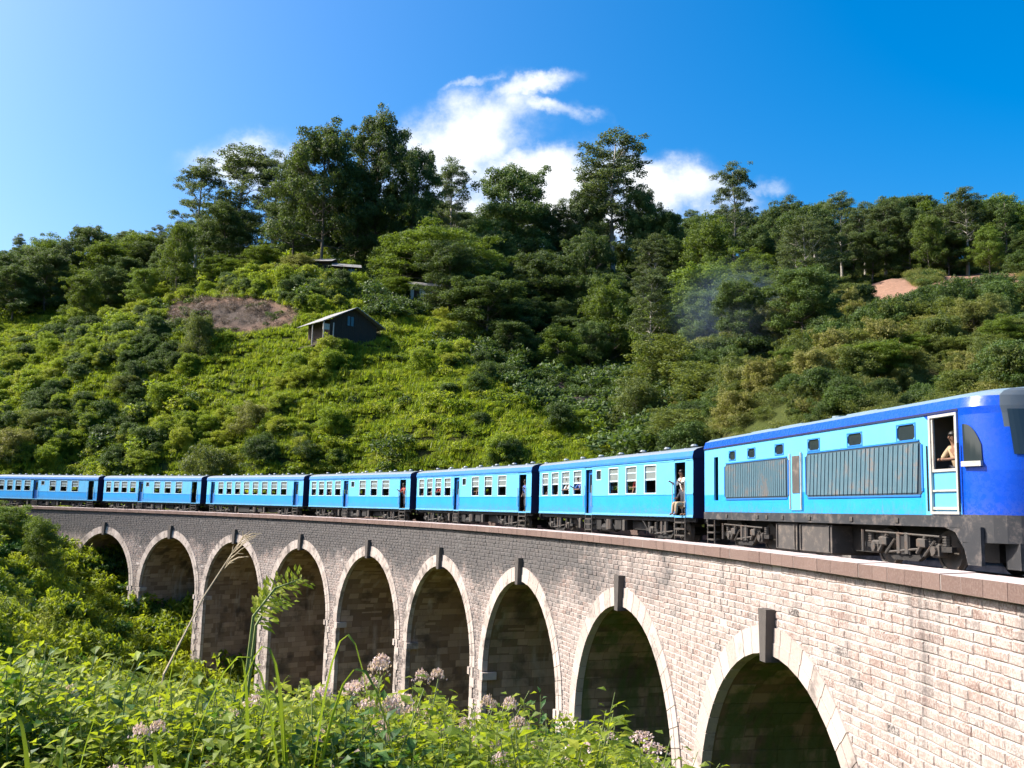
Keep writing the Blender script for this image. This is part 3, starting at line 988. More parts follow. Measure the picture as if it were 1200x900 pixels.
# ------------------------------------------------------------------ train
def side_wall(mb, x0, x1, zs, y, holes, t=.07):
    """flat side at y (outer) with openings; zs = [(z0, z1, material)], outer face looks to sign(y)"""
    sg = 1 if y > 0 else -1
    xs = sorted(set([x0, x1] + [h[0] for h in holes] + [h[1] for h in holes]))
    zz = sorted(set([z for b in zs for z in b[:2]] + [h[2] for h in holes] + [h[3] for h in holes]))
    for xa, xb in zip(xs[:-1], xs[1:]):
        for za, zb in zip(zz[:-1], zz[1:]):
            xm, zm = (xa + xb) / 2, (za + zb) / 2
            if any(h[0] < xm < h[1] and h[2] < zm < h[3] for h in holes): continue
            m = [b[2] for b in zs if b[0] < zm < b[1]]
            if not m: continue
            q = [(xa, y, za), (xb, y, za), (xb, y, zb), (xa, y, zb)]
            mb.face(q if sg < 0 else q[::-1], m[0])
            q = [(xa, y - sg * t, za), (xb, y - sg * t, za), (xb, y - sg * t, zb), (xa, y - sg * t, zb)]
            mb.face(q[::-1] if sg < 0 else q, 3)
    for (xa, xb, za, zb) in [h[:4] for h in holes]:
        yi = y - sg * t
        for q in ([(xa, y, za), (xa, yi, za), (xa, yi, zb), (xa, y, zb)], [(xb, yi, za), (xb, y, za), (xb, y, zb), (xb, yi, zb)],
                  [(xa, yi, za), (xa, y, za), (xb, y, za), (xb, yi, za)], [(xa, y, zb), (xa, yi, zb), (xb, yi, zb), (xb, y, zb)]):
            mb.face(q, 1)


def frame_ring(mb, xa, xb, za, zb, y, w=.05, d=.03, m=0):
    """rectangular frame around an opening, standing d proud of side y"""
    sg = 1 if y > 0 else -1
    ya, yb = sorted((y - sg * .04, y + sg * d))
    mb.box(xa - w, xa, ya, yb, za - w, zb + w, m); mb.box(xb, xb + w, ya, yb, za - w, zb + w, m)
    mb.box(xa, xb, ya, yb, zb, zb + w, m); mb.box(xa, xb, ya, yb, za - w, za, m)


def wheel_mesh():
    mb = MB(); n = 20
    pr = [(.0, .03), (.10, .03), (.10, -.0), (.40, .0), (.40, .035), (.47, .04), (.50, -.05), (.53, -.06), (.53, -.09), (.10, -.09), (.0, -.09)]
    i = 0
    for r, y in pr:
        for k in range(n):
            a = 2 * math.pi * k / n; mb.v.append((r * math.cos(a), -y, r * math.sin(a)))
    for j in range(len(pr) - 1):
        for k in range(n):
            b = (k + 1) % n; mb.f.append((j * n + k, j * n + b, (j + 1) * n + b, (j + 1) * n + k)); mb.m.append(0)
    return mb.mesh('wheel', M['steel'])


WHEEL = None


def make_bogie(parent, x, wb=2.2, heavy=False):
    global WHEEL
    b = MB()
    for sg in (-1, 1):
        y = sg * 1.16
        ya, yb = y - .06, y + .06
        top = .78 if not heavy else .86
        b.prism([(-wb / 2 - .55, .52), (-wb / 2 - .55, .64), (-wb / 2 + .35, .66), (-.55, .40), (.55, .40), (wb / 2 - .35, .66), (wb / 2 + .55, .64), (wb / 2 + .55, .52), (wb / 2 - .3, .50), (.5, .26), (-.5, .26), (-wb / 2 + .3, .50)][::-1], ya, yb)
        b.box(-.28, .28, ya - .05, yb + .05, .40, top)
    b.box(-.3, .3, -1.1, 1.1, .42, .72)
    for sx in (-1, 1):
        b.tube((sx * wb / 2, -1.0, .53), (sx * wb / 2, 1.0, .53), .075, n=8)
    bo = b.build('bogie', M['under'], parent)
    bo.location = (x, 0, 0)
    if WHEEL is None: WHEEL = wheel_mesh()
    for sx in (-1, 1):
        for sg in (-1, 1):
            wo_ = obj('wheel', WHEEL, bo); wo_.location = (sx * wb / 2, sg * .86, .53)
            if sg > 0: wo_.rotation_euler = (0, 0, math.pi)
    for sg in (-1, 1):
        for sx in (-1, 1):
            m_ = MB(); x_ = sx * wb / 2
            m_.cbox(x_ - .16, x_ + .16, sg * 1.16 - .11, sg * 1.16 + .11, .38, .70, .04)
            m_.tube((x_, sg * 1.16, .54), (x_, sg * 1.33, .54), .12, .10, 10)
            for q in (-.3, .3):
                m_.tube((x_ + q, sg * 1.16, .62), (x_ + q, sg * 1.16, .88), .075, n=8)
                for zz in (.66, .72, .78, .84):
                    m_.tube((x_ + q, sg * 1.16, zz), (x_ + q, sg * 1.16, zz + .03), .10, n=8)
            m_.build('axle_box', M['steel'], bo)
        m_ = MB()
        for x_ in (-.17, .17):
            m_.tube((x_, sg * 1.24, .42), (x_, sg * 1.24, .92), .09, n=8)
        m_.tube((-.75, sg * 1.27, .42), (.75, sg * 1.27, .56), .03, n=6)
        if heavy:
            for x_ in (-.8, .8):
                m_.tube((x_ - .2, sg * 1.28, .45), (x_ + .15, sg * 1.28, .86), .055, n=7)
                m_.cbox(x_ - .16, x_ + .18, sg * 1.25 - .09, sg * 1.25 + .12, .58, .80, .03)
                m_.tube((x_ + .1, sg * 1.3, .4), (x_ + .5, sg * 1.3, .75), .035, n=6)
            m_.tube((-1.6, sg * 1.3, .92), (1.5, sg * 1.3, .86), .025, n=6)
            m_.tube((-wb / 2 - .5, sg * 1.3, .4), (-wb / 2 - .5, sg * 1.3, .95), .04, n=6)
        m_.build('suspension', M['steel'], bo)
    return bo


def steps(parent, x0, x1, y, z_top, n=3):
    m_ = MB(); sg = 1 if y > 0 else -1
    for k in range(n):
        z = z_top - .16 - k * .25
        ya, yb = sorted((y - sg * .22, y + sg * .02))
        m_.box(x0 + .04, x1 - .04, ya, yb, z - .03, z)
        m_.box(x0 + .04, x1 - .04, yb - .02 if sg > 0 else ya, yb if sg > 0 else ya + .02, z - .055, z - .032)
    ya, yb = sorted((y - sg * .05, y))
    for x in (x0, x1 - .04):
        m_.box(x, x + .04, ya, yb, z_top - .2 - n * .25 + .1, z_top)
    return m_.build('steps', M['steel'], parent)


def roof_loft(mb, x0, x1, z_g, rise, hw, ovr=.05, m=0, mg=1, end_drop=0.0):
    """arched carriage roof with a gutter edge"""
    n = 12
    sec = []
    for k in range(n + 1):
        a = math.pi * k / n
        y = -(hw + ovr) * math.cos(a); zz = z_g + rise * (math.sin(a) ** .62)
        sec.append((y, zz))
    sec = [(-(hw + ovr), z_g - .08)] + sec + [((hw + ovr), z_g - .08)]
    for (ya, za), (yb, zb) in zip(sec[:-1], sec[1:]):
        lowband = max(za, zb) < z_g + rise * .62
        mb.face([(x0, ya, za), (x1, ya, za), (x1, yb, zb), (x0, yb, zb)][::1], mg if lowband else m)
    for x, fl in ((x0, 1), (x1, 0)):
        q = [(x, y, z) for y, z in sec]
        mb.face(q if fl else q[::-1], 2)


CAR_L = 16.5
HW = 1.42
ZF, ZG = 1.10, 3.45          # body bottom and gutter above the rail


def make_carriage(kind):
    root = empty('carriage')
    L2 = CAR_L / 2
    if kind == 'a':
        win = [(.45, 1.3), (1.85, 2.75), (3.27, 4.22), (4.8, 5.75), (8.95, 9.9), (10.72, 11.7), (12.5, 13.5)]
        doors = [(6.25, 7.05), (15.05, 15.9)]
        small = [(7.55, 8.05, 2.75, 3.15)]
    else:
        win = [(2.2 + 1.55 * k, 3.1 + 1.55 * k) for k in range(8)]
        doors = [(.75, 1.5), (15.0, 15.75)]
        small = []
    z0w, z1w = 2.08, 3.20
    b = MB()
    holes = [(a - L2, c - L2, z0w, z1w) for a, c in win] + [(a - L2, c - L2, 1.18, 3.24) for a, c in doors] + [(a - L2, c - L2, d, e) for a, c, d, e in small]
    zs = [(ZF, 1.22, 1), (1.22, 2.02, 0), (2.02, ZG, 1)]
    for y in (-HW, HW):
        side_wall(b, -L2, L2, zs, y, holes)
    for sx in (-1, 1):         # end walls
        x = sx * L2
        q = [(x, -HW, ZF), (x, HW, ZF), (x, HW, ZG), (x, -HW, ZG)]
        b.face(q if sx > 0 else q[::-1], 2)
        q = [(x - sx * .06, -HW, ZF), (x - sx * .06, HW, ZF), (x - sx * .06, HW, ZG), (x - sx * .06, -HW, ZG)]
        b.face(q[::-1] if sx > 0 else q, 3)
    b.face([(-L2, -HW + .01, ZF + .06), (L2, -HW + .01, ZF + .06), (L2, HW - .01, ZF + .06), (-L2, HW - .01, ZF + .06)], 3)
    b.face([(-L2, -HW, ZF), (L2, -HW, ZF), (L2, HW, ZF), (-L2, HW, ZF)][::-1], 2)
    b.build('body', [M['blue_low'], M['blue_band'], M['navy'], M['interior']], root)
    b = MB()                    # belt rail and lower rail
    for sg in (-1, 1):
        ya, yb = sorted((sg * HW, sg * (HW + .02)))
        pos = -L2
        for a, c in doors + [(CAR_L, CAR_L)]:
            xe = a - L2 - .02 if a < CAR_L else L2
            if xe > pos:
                b.box(pos, xe, ya, yb, 1.99, 2.04); b.box(pos, xe, ya, yb, 1.12, 1.19); b.box(pos, xe, ya, yb, 3.30, 3.35)
            pos = c - L2 + .02
    b.build('moulding', M['blue_band'], root)
    b = MB(); roof_loft(b, -L2 - .04, L2 + .04, ZG, .45, HW, m=0, mg=1)
    rf = b.build('roof', [M['roof'], M['blue_mid'], M['navy']], root)
    for k in range(7):
        x = -L2 + 1.4 + k * 2.25
        for y in (-.45, .45):
            m_ = MB(); m_.tube((x, y, ZG + .38), (x, y, ZG + .52), .06, n=8); m_.tube((x, y, ZG + .50), (x, y, ZG + .58), .17, .10, n=8)
            m_.build('roof_vent', M['roof'], rf)
    for (a, c) in win:
        for y in (-HW, HW):
            sg = 1 if y > 0 else -1
            m_ = MB(); frame_ring(m_, a - L2, c - L2, z0w, z1w, y, .045, .018)
            w_ = m_.build('window', M['frame'], root)
            zm = z0w + .52
            m_ = MB(); ya, yb = sorted((y - sg * .055, y - sg * .02))
            m_.box(a - L2, c - L2, ya, yb, zm, zm + .06); m_.box(a - L2, c - L2, ya, yb, zm + .33, zm + .37)
            m_.build('sash_bar', M['frame'], w_)
            m_ = MB(); ya, yb = sorted((y - sg * .045, y - sg * .035)); m_.box(a - L2, c - L2, ya, yb, zm + .06, z1w)
            m_.build('pane', M['sash'], w_)
    for (a, c, d, e) in small:
        for y in (-HW, HW):
            sg = 1 if y > 0 else -1
            m_ = MB(); frame_ring(m_, a - L2, c - L2, d, e, y, .04, .015)
            w_ = m_.build('window', M['frame'], root)
            m_ = MB(); ya, yb = sorted((y - sg * .05, y - sg * .04)); m_.box(a - L2, c - L2, ya, yb, d, e)
            m_.build('pane', M['glass'], w_)
    for i, (a, c) in enumerate(doors):
        for y in (-HW, HW):
            sg = 1 if y > 0 else -1
            for hx in (a - L2 - .06, c - L2 + .05):
                m_ = MB(); m_.tube((hx, y + sg * .06, 1.5), (hx, y + sg * .06, 2.5), .018, n=6)
                m_.tube((hx, y, 1.52), (hx, y + sg * .06, 1.52), .014, n=5); m_.tube((hx, y, 2.48), (hx, y + sg * .06, 2.48), .014, n=5)
                m_.build('grab_rail', M['cream'], root)
            if i == 0 or kind == 'b':
                m_ = MB(); yd = y - sg * .16
                ya, yb = sorted((yd, yd - sg * .04))
                m_.box(a - L2, c - L2, ya, yb, 1.18, 2.15); m_.box(a - L2, a - L2 + .14, ya, yb, 2.15, 3.24); m_.box(c - L2 - .14, c - L2, ya, yb, 2.15, 3.24); m_.box(a - L2 + .14, c - L2 - .14, ya, yb, 3.02, 3.24)
                d_ = m_.build('door', M['blue_mid'], root)
                m_ = MB(); m_.box(a - L2 + .14, c - L2 - .14, ya + .012, yb - .012, 2.15, 3.02); m_.build('pane', M['glass'], d_)
            steps(root, a - L2, c - L2, y, ZF)
    # seats seen through the windows
    m_ = MB()
    for k in range(9):
        x = -L2 + .7 + k * 1.65
        if any(a - L2 - .5 < x < c - L2 + .5 for a, c in doors): continue
        for y in (-.85, .85):
            m_.cbox(x - .06, x + .06, y - .45, y + .45, 1.55, 2.25, .03); m_.cbox(x - .45, x + .45, y - .45, y + .45, 1.45, 1.58, .03)
    m_.build('seats', M['seat'], root)
    # underframe
    m_ = MB()
    for y in (-1.25, 1.15):
        m_.box(-L2 + .1, L2 - .1, y, y + .1, .94, 1.09)
    m_.box(-L2 + .2, L2 - .2, -.2, .2, .85, 1.08)
    m_.cbox(-2.6, -.6, -1.2, -.4, .42, .92, .03); m_.cbox(.9, 1.6, -1.22, -.6, .48, .95, .03); m_.cbox(2.1, 3.4, -.9, .9, .5, .92, .03)
    m_.tube((-1.0, -1.0, .55), (.7, -1.0, .55), .2, n=10)
    for x in (-3.4, -.2, .5, 3.7):
        m_.tube((x, -1.22, .94), (x + .35, -1.1, .45), .035, n=6)
    m_.build('underframe', M['under'], root)
    for x in (-3.0, .2, 1.9):
        m_ = MB(); m_.cbox(x, x + .22, -1.32, -1.18, .45, .93, .02); m_.build('brake_gear', M['steel'], root)
    m_ = MB(); m_.tube((.55, -1.24, .50), (.55, -1.24, .92), .11, n=9)
    m_.build('air_cylinder', M['steel'], root)
    for x in (-L2 + 2.6, L2 - 2.6):
        make_bogie(root, x)
    for sx in (-1, 1):
        for y in (-.85, .85):
            m_ = MB(); x = sx * L2
            m_.tube((x, y, .98), (x + sx * .34, y, .98), .09, n=10); m_.tube((x + sx * .34, y, .98), (x + sx * .38, y, .98), .22, .20, n=14)
            m_.build('buffer', M['under'], root)
        m_ = MB(); x = sx * L2; xa, xb = sorted((x, x + sx * .50))
        for k in range(6):                # gangway bellows
            xa_ = x + sx * (.01 + k * .08); xb_ = xa_ + sx * .045; q0, q1 = sorted((xa_, xb_))
            e_ = .05 if k % 2 else 0
            m_.box(q0, q1, -.55 - e_, -.45, 1.05, 3.2 + e_); m_.box(q0, q1, .45, .55 + e_, 1.05, 3.2 + e_); m_.box(q0, q1, -.45, .45, 3.1, 3.2 + e_)
        m_.box(xa, xb, -.44, .44, 1.02, 1.10)
        m_.build('gangway', M['black'], root)
    return root


GAP = 1.29
s_front = -1.14 + .03


def place_vehicle(root, s0, s1):
    a_ = pt(s0, 0, RAIL); b_ = pt(s1, 0, RAIL)
    root.location = tuple((a_ + b_) / 2)
    d = b_ - a_
    root.rotation_euler = (0, -math.asin(d[2] / np.linalg.norm(d)), math.atan2(d[1], d[0]))


ORD = ['directly behind the locomotive', 'second behind the locomotive', 'third behind the locomotive', 'fourth behind the locomotive, with an unbroken row of eight windows',
       'fifth behind the locomotive', 'sixth behind the locomotive', 'seventh behind the locomotive, running off the far end of the viaduct']
proto_a = make_carriage('a'); proto_b = make_carriage('b')
CARS = []
for k in range(7):
    if k == 3: c = proto_b
    else: c = proto_a if k == 0 else copy_tree(proto_a)
    s1 = -1.14 - k * 17.79; s0 = s1 - 16.65
    place_vehicle(c, s0, s1)
    tag(c, 'blue railway carriage coupled ' + ORD[k], 'carriage', 'blue passenger carriages of the train')
    CARS.append((c, s0, s1))
if True:
    # ---------------------------------------------------------------- locomotive
    loco = empty('locomotive', label='blue diesel locomotive with large side grilles and open cab door', cat='locomotive')
    LS0, LS1 = 0.0, 17.3
    place_vehicle(loco, LS0, LS1)
    LX = -8.65                       # local x of s = 0
    ZB, ZGl = 1.34, 3.66
    X_N = LX + 15.0                 # where the nose begins to curve
    X_E = LX + 16.35
    b = MB()
    X = lambda s: LX + s
    door_h = (X(14.0), X(14.9), 1.42, 3.52)
    holes = [door_h, (X(.92), X(1.32), 1.75, 3.30)]
    wins = [(2.33, 2.85, 3.13, 3.42), (3.90, 4.45, 3.13, 3.42), (5.95, 6.5, 3.13, 3.42), (8.1, 8.75, 3.13, 3.43), (10.3, 11.0, 3.13, 3.43), (12.62, 13.35, 3.10, 3.46)]
    whs = [(X(a), X(c), d, e) for a, c, d, e in wins]
    zs = [(ZB, 1.95, 0), (1.95, ZGl - .05, 1), (ZGl - .05, ZGl, 2)]
    for y in (-HW, HW):
        side_wall(b, LX, X(13.7), zs, y, [h for h in holes if h[1] < X(13)] + whs)
        side_wall(b, X(13.7), X_N, [(ZB, ZGl, 0 if False else 2)], y, [door_h])
    b.face([(LX, -HW, ZB), (LX, HW, ZB), (LX, HW, ZGl), (LX, -HW, ZGl)][::-1], 4)
    b.face([(LX, -HW, ZB + .05), (X_N, -HW, ZB + .05), (X_N, HW, ZB + .05), (LX, HW, ZB + .05)], 3)
    for xw in (X(13.6),):
        b.face([(xw, -HW, ZB), (xw, HW, ZB), (xw, HW, ZGl), (xw, -HW, ZGl)], 3)
    b.build('body', [M['blue_low'], M['blue_band'], M['blue_deep'], M['interior'], M['navy']], loco)
    # pale paint ahead of and around the cab door stops at a slanting line
    b = MB()
    for y in (-HW - .004, HW + .004):
        q = [(X(13.7), y, ZB), (X(14.0) - .03, y, ZB), (X(14.0) - .03, y, 3.42), (X(13.7), y, 3.60)]
        b.face(q if y < 0 else q[::-1], 1 if True else 0)
        q = [(X(14.9) + .05, y, ZB), (X(15.0), y, ZB), (X(14.95), y, 1.9)]
        b.face(q if y < 0 else q[::-1], 1)
    b.build('paint_edge', [M['blue_low'], M['blue_band']], loco)
    # cross-section ring used for roof and nose
    n = 10
    sec = [(-1.0, 0.0)]
    for k in range(n + 1):
        a = math.pi * k / n
        sec.append((-math.cos(a), math.sin(a) ** .6))
    sec.append((1.0, 0.0))
    RISE = .46
    b = MB()
    for (ya, za), (yb, zb) in zip(sec[1:-2], sec[2:-1]):
        band = max(za, zb) < .60
        b.face([(LX - .02, ya * (HW + .03), ZGl + RISE * za), (X_N, ya * (HW + .03), ZGl + RISE * za), (X_N, yb * (HW + .03), ZGl + RISE * zb), (LX - .02, yb * (HW + .03), ZGl + RISE * zb)], 1 if band else 0)
    b.face([(LX - .02, y * (HW + .03), ZGl + RISE * z) for y, z in sec[1:-1]], 2)
    for y in (-HW - .03, HW + .03):
        ya, yb = sorted((y, y - .05 * np.sign(y)))
        b.box(LX - .02, X_N, ya, yb, ZGl - .05, ZGl + .002, 2)
    rf = b.build('roof', [M['roof_loco'], M['blue_deep'], M['navy']], loco)
    for x in (X(3.0), X(5.2), X(9.5)):
        m_ = MB(); m_.cbox(x - .8, x + .8, -.55, .55, ZGl + RISE - .06, ZGl + RISE + .035, .02); m_.build('roof_hatch', M['roof_loco'], rf)
    m_ = MB(); m_.tube((X(7.3), 0, ZGl + RISE - .05), (X(7.3), 0, ZGl + RISE + .14), .22, .2, 12)
    m_.build('exhaust', M['roof_loco'], rf)
    # nose
    NX, NZ = 16, 12
    b = MB()
    rows = []
    NXM = 48
    for i in range(NXM + 1):
        t = i / NXM; ang = t * math.pi / 2
        x = X_N + (X_E - X_N) * math.sin(ang); fy = math.cos(ang) ** .8 if ang < 1.57 else 0.0
        rows.append((x, fy))
    prof_n = [(0, ZB), (0, 1.8), (0, 2.3), (0, 2.8), (0, 3.2), (0, 3.5), (0.0, ZGl), (.049, ZGl + .227), (.191, ZGl + .334), (.412, ZGl + .405), (.69, ZGl + .446), (1.0, ZGl + RISE)]
    grid = []
    for sg in (-1, 1):
        g_ = []
        for (x, fy) in rows:
            col_ = []
            for (ins, z) in prof_n:
                hh = max(0, (z - 2.2)) / 2.0
                back = (x - X_N) / (X_E - X_N) * .42 * hh ** 1.5       # screen leans back
                col_.append((x - back - ins * .2 * (x > X_N), sg * (HW + (.03 if z >= ZGl else 0)) * fy * (1 - ins), z))
            g_.append(col_)
        for i in range(NXM):
            for j in range(len(prof_n) - 1):
                q = [g_[i][j], g_[i + 1][j], g_[i + 1][j + 1], g_[i][j + 1]]
                zc_ = prof_n[j][1]
                m_i = 0 if j < 7 else 1
                if i > 25 and 3.2 <= zc_ < ZGl + .4: m_i = 2
                b.face(q if sg < 0 else q[::-1], m_i)
    nose = b.build('nose', [M['blue_deep'], M['roof_loco'], M['cab_grey']], loco, smooth=True)

    def nose_pt(i_f, z, sg, out=.0):
        t = i_f / NX; ang = t * math.pi / 2
        x = X_N + (X_E - X_N) * math.sin(ang); fy = math.cos(ang) ** .8 if ang < 1.57 else 0.0
        hh = max(0, (z - 2.2)) / 2.0
        back = (x - X_N) / (X_E - X_N) * .42 * hh ** 1.5
        nx_ = math.sin(ang); ny_ = sg * math.cos(ang)
        return (x - back + nx_ * out, sg * HW * fy + ny_ * out, z)
    # windscreens and quarter windows follow the nose
    for sg in (-1, 1):
        m_ = MB(); i_s = np.linspace(9.6, 15.2, 8)
        for ia, ib in zip(i_s[:-1], i_s[1:]):
            q = [nose_pt(ia, 2.62, sg, .02), nose_pt(ib, 2.62, sg, .02), nose_pt(ib, 3.58, sg, .02), nose_pt(ia, 3.58, sg, .02)]
            m_.face(q if sg < 0 else q[::-1])
        m_.build('windscreen', M['glass'], nose, smooth=True)
        m_ = MB(); i_s = np.linspace(1.0, 4.6, 8)
        for k, (ia, ib) in enumerate(zip(i_s[:-1], i_s[1:])):
            tops = [3.30 - .45 * (kk / 7) ** 3 for kk in (k, k + 1)]
            q = [nose_pt(ia, 2.48, sg, .025), nose_pt(ib, 2.48, sg, .025), nose_pt(ib, tops[1], sg, .025), nose_pt(ia, tops[0], sg, .025)]
            m_.face(q if sg < 0 else q[::-1])
        qw = m_.build('quarter_window', M['glass'], nose, smooth=True)
        m_ = MB()
        for k, (ia, ib) in enumerate(zip(i_s[:-1], i_s[1:])):
            m_.hexa([nose_pt(ia, 2.38, sg, .0), nose_pt(ib, 2.38, sg, .0), nose_pt(ib, 2.38, sg, .10), nose_pt(ia, 2.38, sg, .10),
                     nose_pt(ia, 2.49, sg, .0), nose_pt(ib, 2.49, sg, .0), nose_pt(ib, 2.49, sg, .10), nose_pt(ia, 2.49, sg, .10)])
        m_.build('window_sill', M['cream'], qw)
        m_ = MB(); p = nose_pt(14.3, 1.95, sg, .02); d = nose_pt(14.3, 1.95, sg, .14)
        m_.tube(p, d, .16, .15, 16); m_.build('headlight', M['cream'], nose)
    # grilles: rounded frame, dark backing, vertical fins
    for gi, (sa, sb, za, zb, nf) in enumerate([(1.95, 6.85, 1.78, 3.02, 64), (7.95, 13.62, 1.78, 3.06, 52)]):
        for y in (-HW, HW):
            sg = 1 if y > 0 else -1
            m_ = MB(); ya, yb = sorted((y + sg * .002, y + sg * .012)); c = .12
            m_.prism([(X(sa) + c, za), (X(sb) - c, za), (X(sb), za + c), (X(sb), zb - c), (X(sb) - c, zb), (X(sa) + c, zb), (X(sa), zb - c), (X(sa), za + c)], ya, yb)
            gr = m_.build('grille', M['grille_back'], loco)
            m_ = MB(); x = X(sa) + .12; st = (sb - sa - .24) / nf
            slant = .0 if gi == 0 else .10
            for k in range(nf):
                xk = x + k * st
                ya, yb = sorted((y + sg * .012, y + sg * (.034 + .012 * (k % 2)))) 
                m_.hexa([(xk - slant * .5, ya, za + .07), (xk + st * .78 - slant * .5, ya, za + .07), (xk + st * .78 - slant * .5, yb, za + .07), (xk - slant * .5, yb, za + .07),
                         (xk + slant * .5, ya, zb - .07), (xk + st * .78 + slant * .5, ya, zb - .07), (xk + st * .78 + slant * .5, yb, zb - .07), (xk + slant * .5, yb, zb - .07)])
            o = m_.build('grille_fins', M['grille'], gr)
            m_ = MB()
            for (xa, xb, z0, z1) in ((sa + .1, sb - .1, za - .02, za + .02), (sa + .1, sb - .1, zb - .02, zb + .02)):
                ya, yb = sorted((y, y + sg * .03)); m_.box(X(xa), X(xb), ya, yb, z0, z1)
            for xx in (sa, sb):
                m_.box(X(xx) - .03, X(xx) + .02, ya, yb, za + .1, zb - .1)
            m_.build('grille_frame', M['blue_mid'], gr)
    # service door between the grilles
    for y in (-HW, HW):
        sg = 1 if y > 0 else -1
        m_ = MB(); ya, yb = sorted((y + sg * .002, y + sg * .03)); m_.box(X(7.05), X(7.68), ya, yb, 1.42, 3.12)
        sd = m_.build('service_door', M['blue_band'], loco)
        m_ = MB(); ya, yb = sorted((y + sg * .03, y + sg * .045)); m_.box(X(7.14), X(7.60), ya, yb, 1.92, 3.02); m_.build('louvre_panel', M['tank'], sd)
        m_ = MB()
        for xx in (7.02, 7.72):
            m_.tube((X(xx), y + sg * .05, 1.45), (X(xx), y + sg * .05, 3.1), .025, n=6)
        m_.build('grab_rail', M['cream'], sd)
        for h in whs:
            xm, zm = (h[0] + h[1]) / 2, (h[2] + h[3]) / 2
            m_ = MB(); frame_ring(m_, h[0] + .0, h[1] - .0, h[2], h[3], y, .035, .014)
            w_ = m_.build('window', M['blue_mid'], loco)
            m_ = MB(); c = .07; ya, yb = sorted((y - sg * .03, y - sg * .02))
            m_.prism([(h[0] + c, h[2]), (h[1] - c, h[2]), (h[1], h[2] + c), (h[1], h[3] - c), (h[1] - c, h[3]), (h[0] + c, h[3]), (h[0], h[3] - c), (h[0], h[2] + c)], ya, yb)
            m_.build('pane', M['glass'], w_)
            m_ = MB(); ya, yb = sorted((y - sg * .015, y + sg * .003))
            for (cxn, czn, sx, sz) in ((h[0], h[2], 1, 1), (h[1], h[2], -1, 1), (h[1], h[3], -1, -1), (h[0], h[3], 1, -1)):
                m_.prism([(cxn, czn), (cxn + sx * c, czn), (cxn, czn + sz * c)], ya, yb)
            m_.build('corner_fillet', M['blue_band'], w_)
        # cab door: frame, lower panel, open upper half
        m_ = MB(); frame_ring(m_, door_h[0] + .0, door_h[1], door_h[2], door_h[3], y, .06, .05)
        cd = m_.build('cab_door', M['cream'], loco)
        m_ = MB(); ya, yb = sorted((y - sg * .02, y - sg * .06)); m_.box(door_h[0], door_h[1], ya, yb, door_h[2], 2.30); m_.build('door_panel', M['blue_band'], cd)
        m_ = MB(); ya, yb = sorted((y - sg * .02, y + sg * .02))
        m_.box(door_h[0], door_h[1], ya, yb, 2.30, 2.36); m_.box(door_h[0], door_h[0] + .06, ya, yb, 2.36, door_h[3]); m_.box(door_h[1] - .06, door_h[1], ya, yb, 2.36, door_h[3])
        m_.box(door_h[0], door_h[1], ya - .005, yb, 1.86, 1.90); m_.box(door_h[0], door_h[1], ya - .005, yb, 1.46, 1.52)
        m_.build('door_rail', M['cream'], cd)
        for hx in (door_h[0] - .10, door_h[1] + .12):
            m_ = MB(); m_.tube((hx, y + sg * .07, 1.42), (hx, y + sg * .07, 2.9), .022, n=6); m_.build('grab_rail', M['black'], loco)
        steps(loco, X(.25), X(.95), y, ZB - .05, 4)
    # sole bar, fuel tanks, pilot
    m_ = MB()
    m_.box(LX, X_N + .1, -HW - .03, HW + .03, 1.08, 1.335)
    m_.build('sole_bar', M['sole'], loco)
    m_ = MB(); pts = [nose_pt(i, 1.3, -1, .04) for i in range(0, 17, 2)] + [nose_pt(i, 1.3, 1, .04) for i in range(16, -1, -2)]
    for (p, q) in zip(pts[:-1], pts[1:]):
        m_.hexa([(p[0], p[1], .78), (q[0], q[1], .78), (q[0] * .99, q[1] * .9, .78), (p[0] * .99, p[1] * .9, .78), (p[0], p[1], 1.36), (q[0], q[1], 1.36), (q[0] * .99, q[1] * .9, 1.36), (p[0] * .99, p[1] * .9, 1.36)])
    for sg in (-1, 1):
        ya, yb = sorted((sg * 1.36, sg * 1.44))
        m_.prism([(X(14.3), 1.10), (X(14.75), .98), (X(15.05), .62), (X(15.15), .30), (X(15.6), .30), (X(15.6), 1.10)], ya, yb)
    m_.box(X(15.7), X(16.15), -.95, .95, .25, .80)
    m_.build('pilot', M['sole'], loco)
    m_ = MB()
    for (sa, sb) in ((5.75, 7.15), (7.3, 9.2)):
        m_.cbox(X(sa), X(sb), -1.33, 1.33, .22, 1.05, .05)
        m_.box(X(sa) + .1, X(sa) + .14, -1.37, -1.33, .3, 1.0); m_.box(X(sb) - .14, X(sb) - .1, -1.37, -1.33, .3, 1.0)
    m_.build('fuel_tank', M['tank'], loco)
    m_ = MB(); m_.box(LX + .4, X(15.2), -.72, .72, .35, 1.07); m_.build('underframe', M['under'], loco)
    m_ = MB()
    for s_ in (2.1, 4.6, 5.3, 6.4, 8.1, 10.4, 12.5):
        m_.cbox(X(s_), X(s_) + .14, -HW - .06, -HW - .02, 1.14, 1.26, .01)
    m_.build('lamp_bracket', M['steel'], loco)
    for x in (X(3.2), X(12.5)):
        make_bogie(loco, x, 2.5, True)


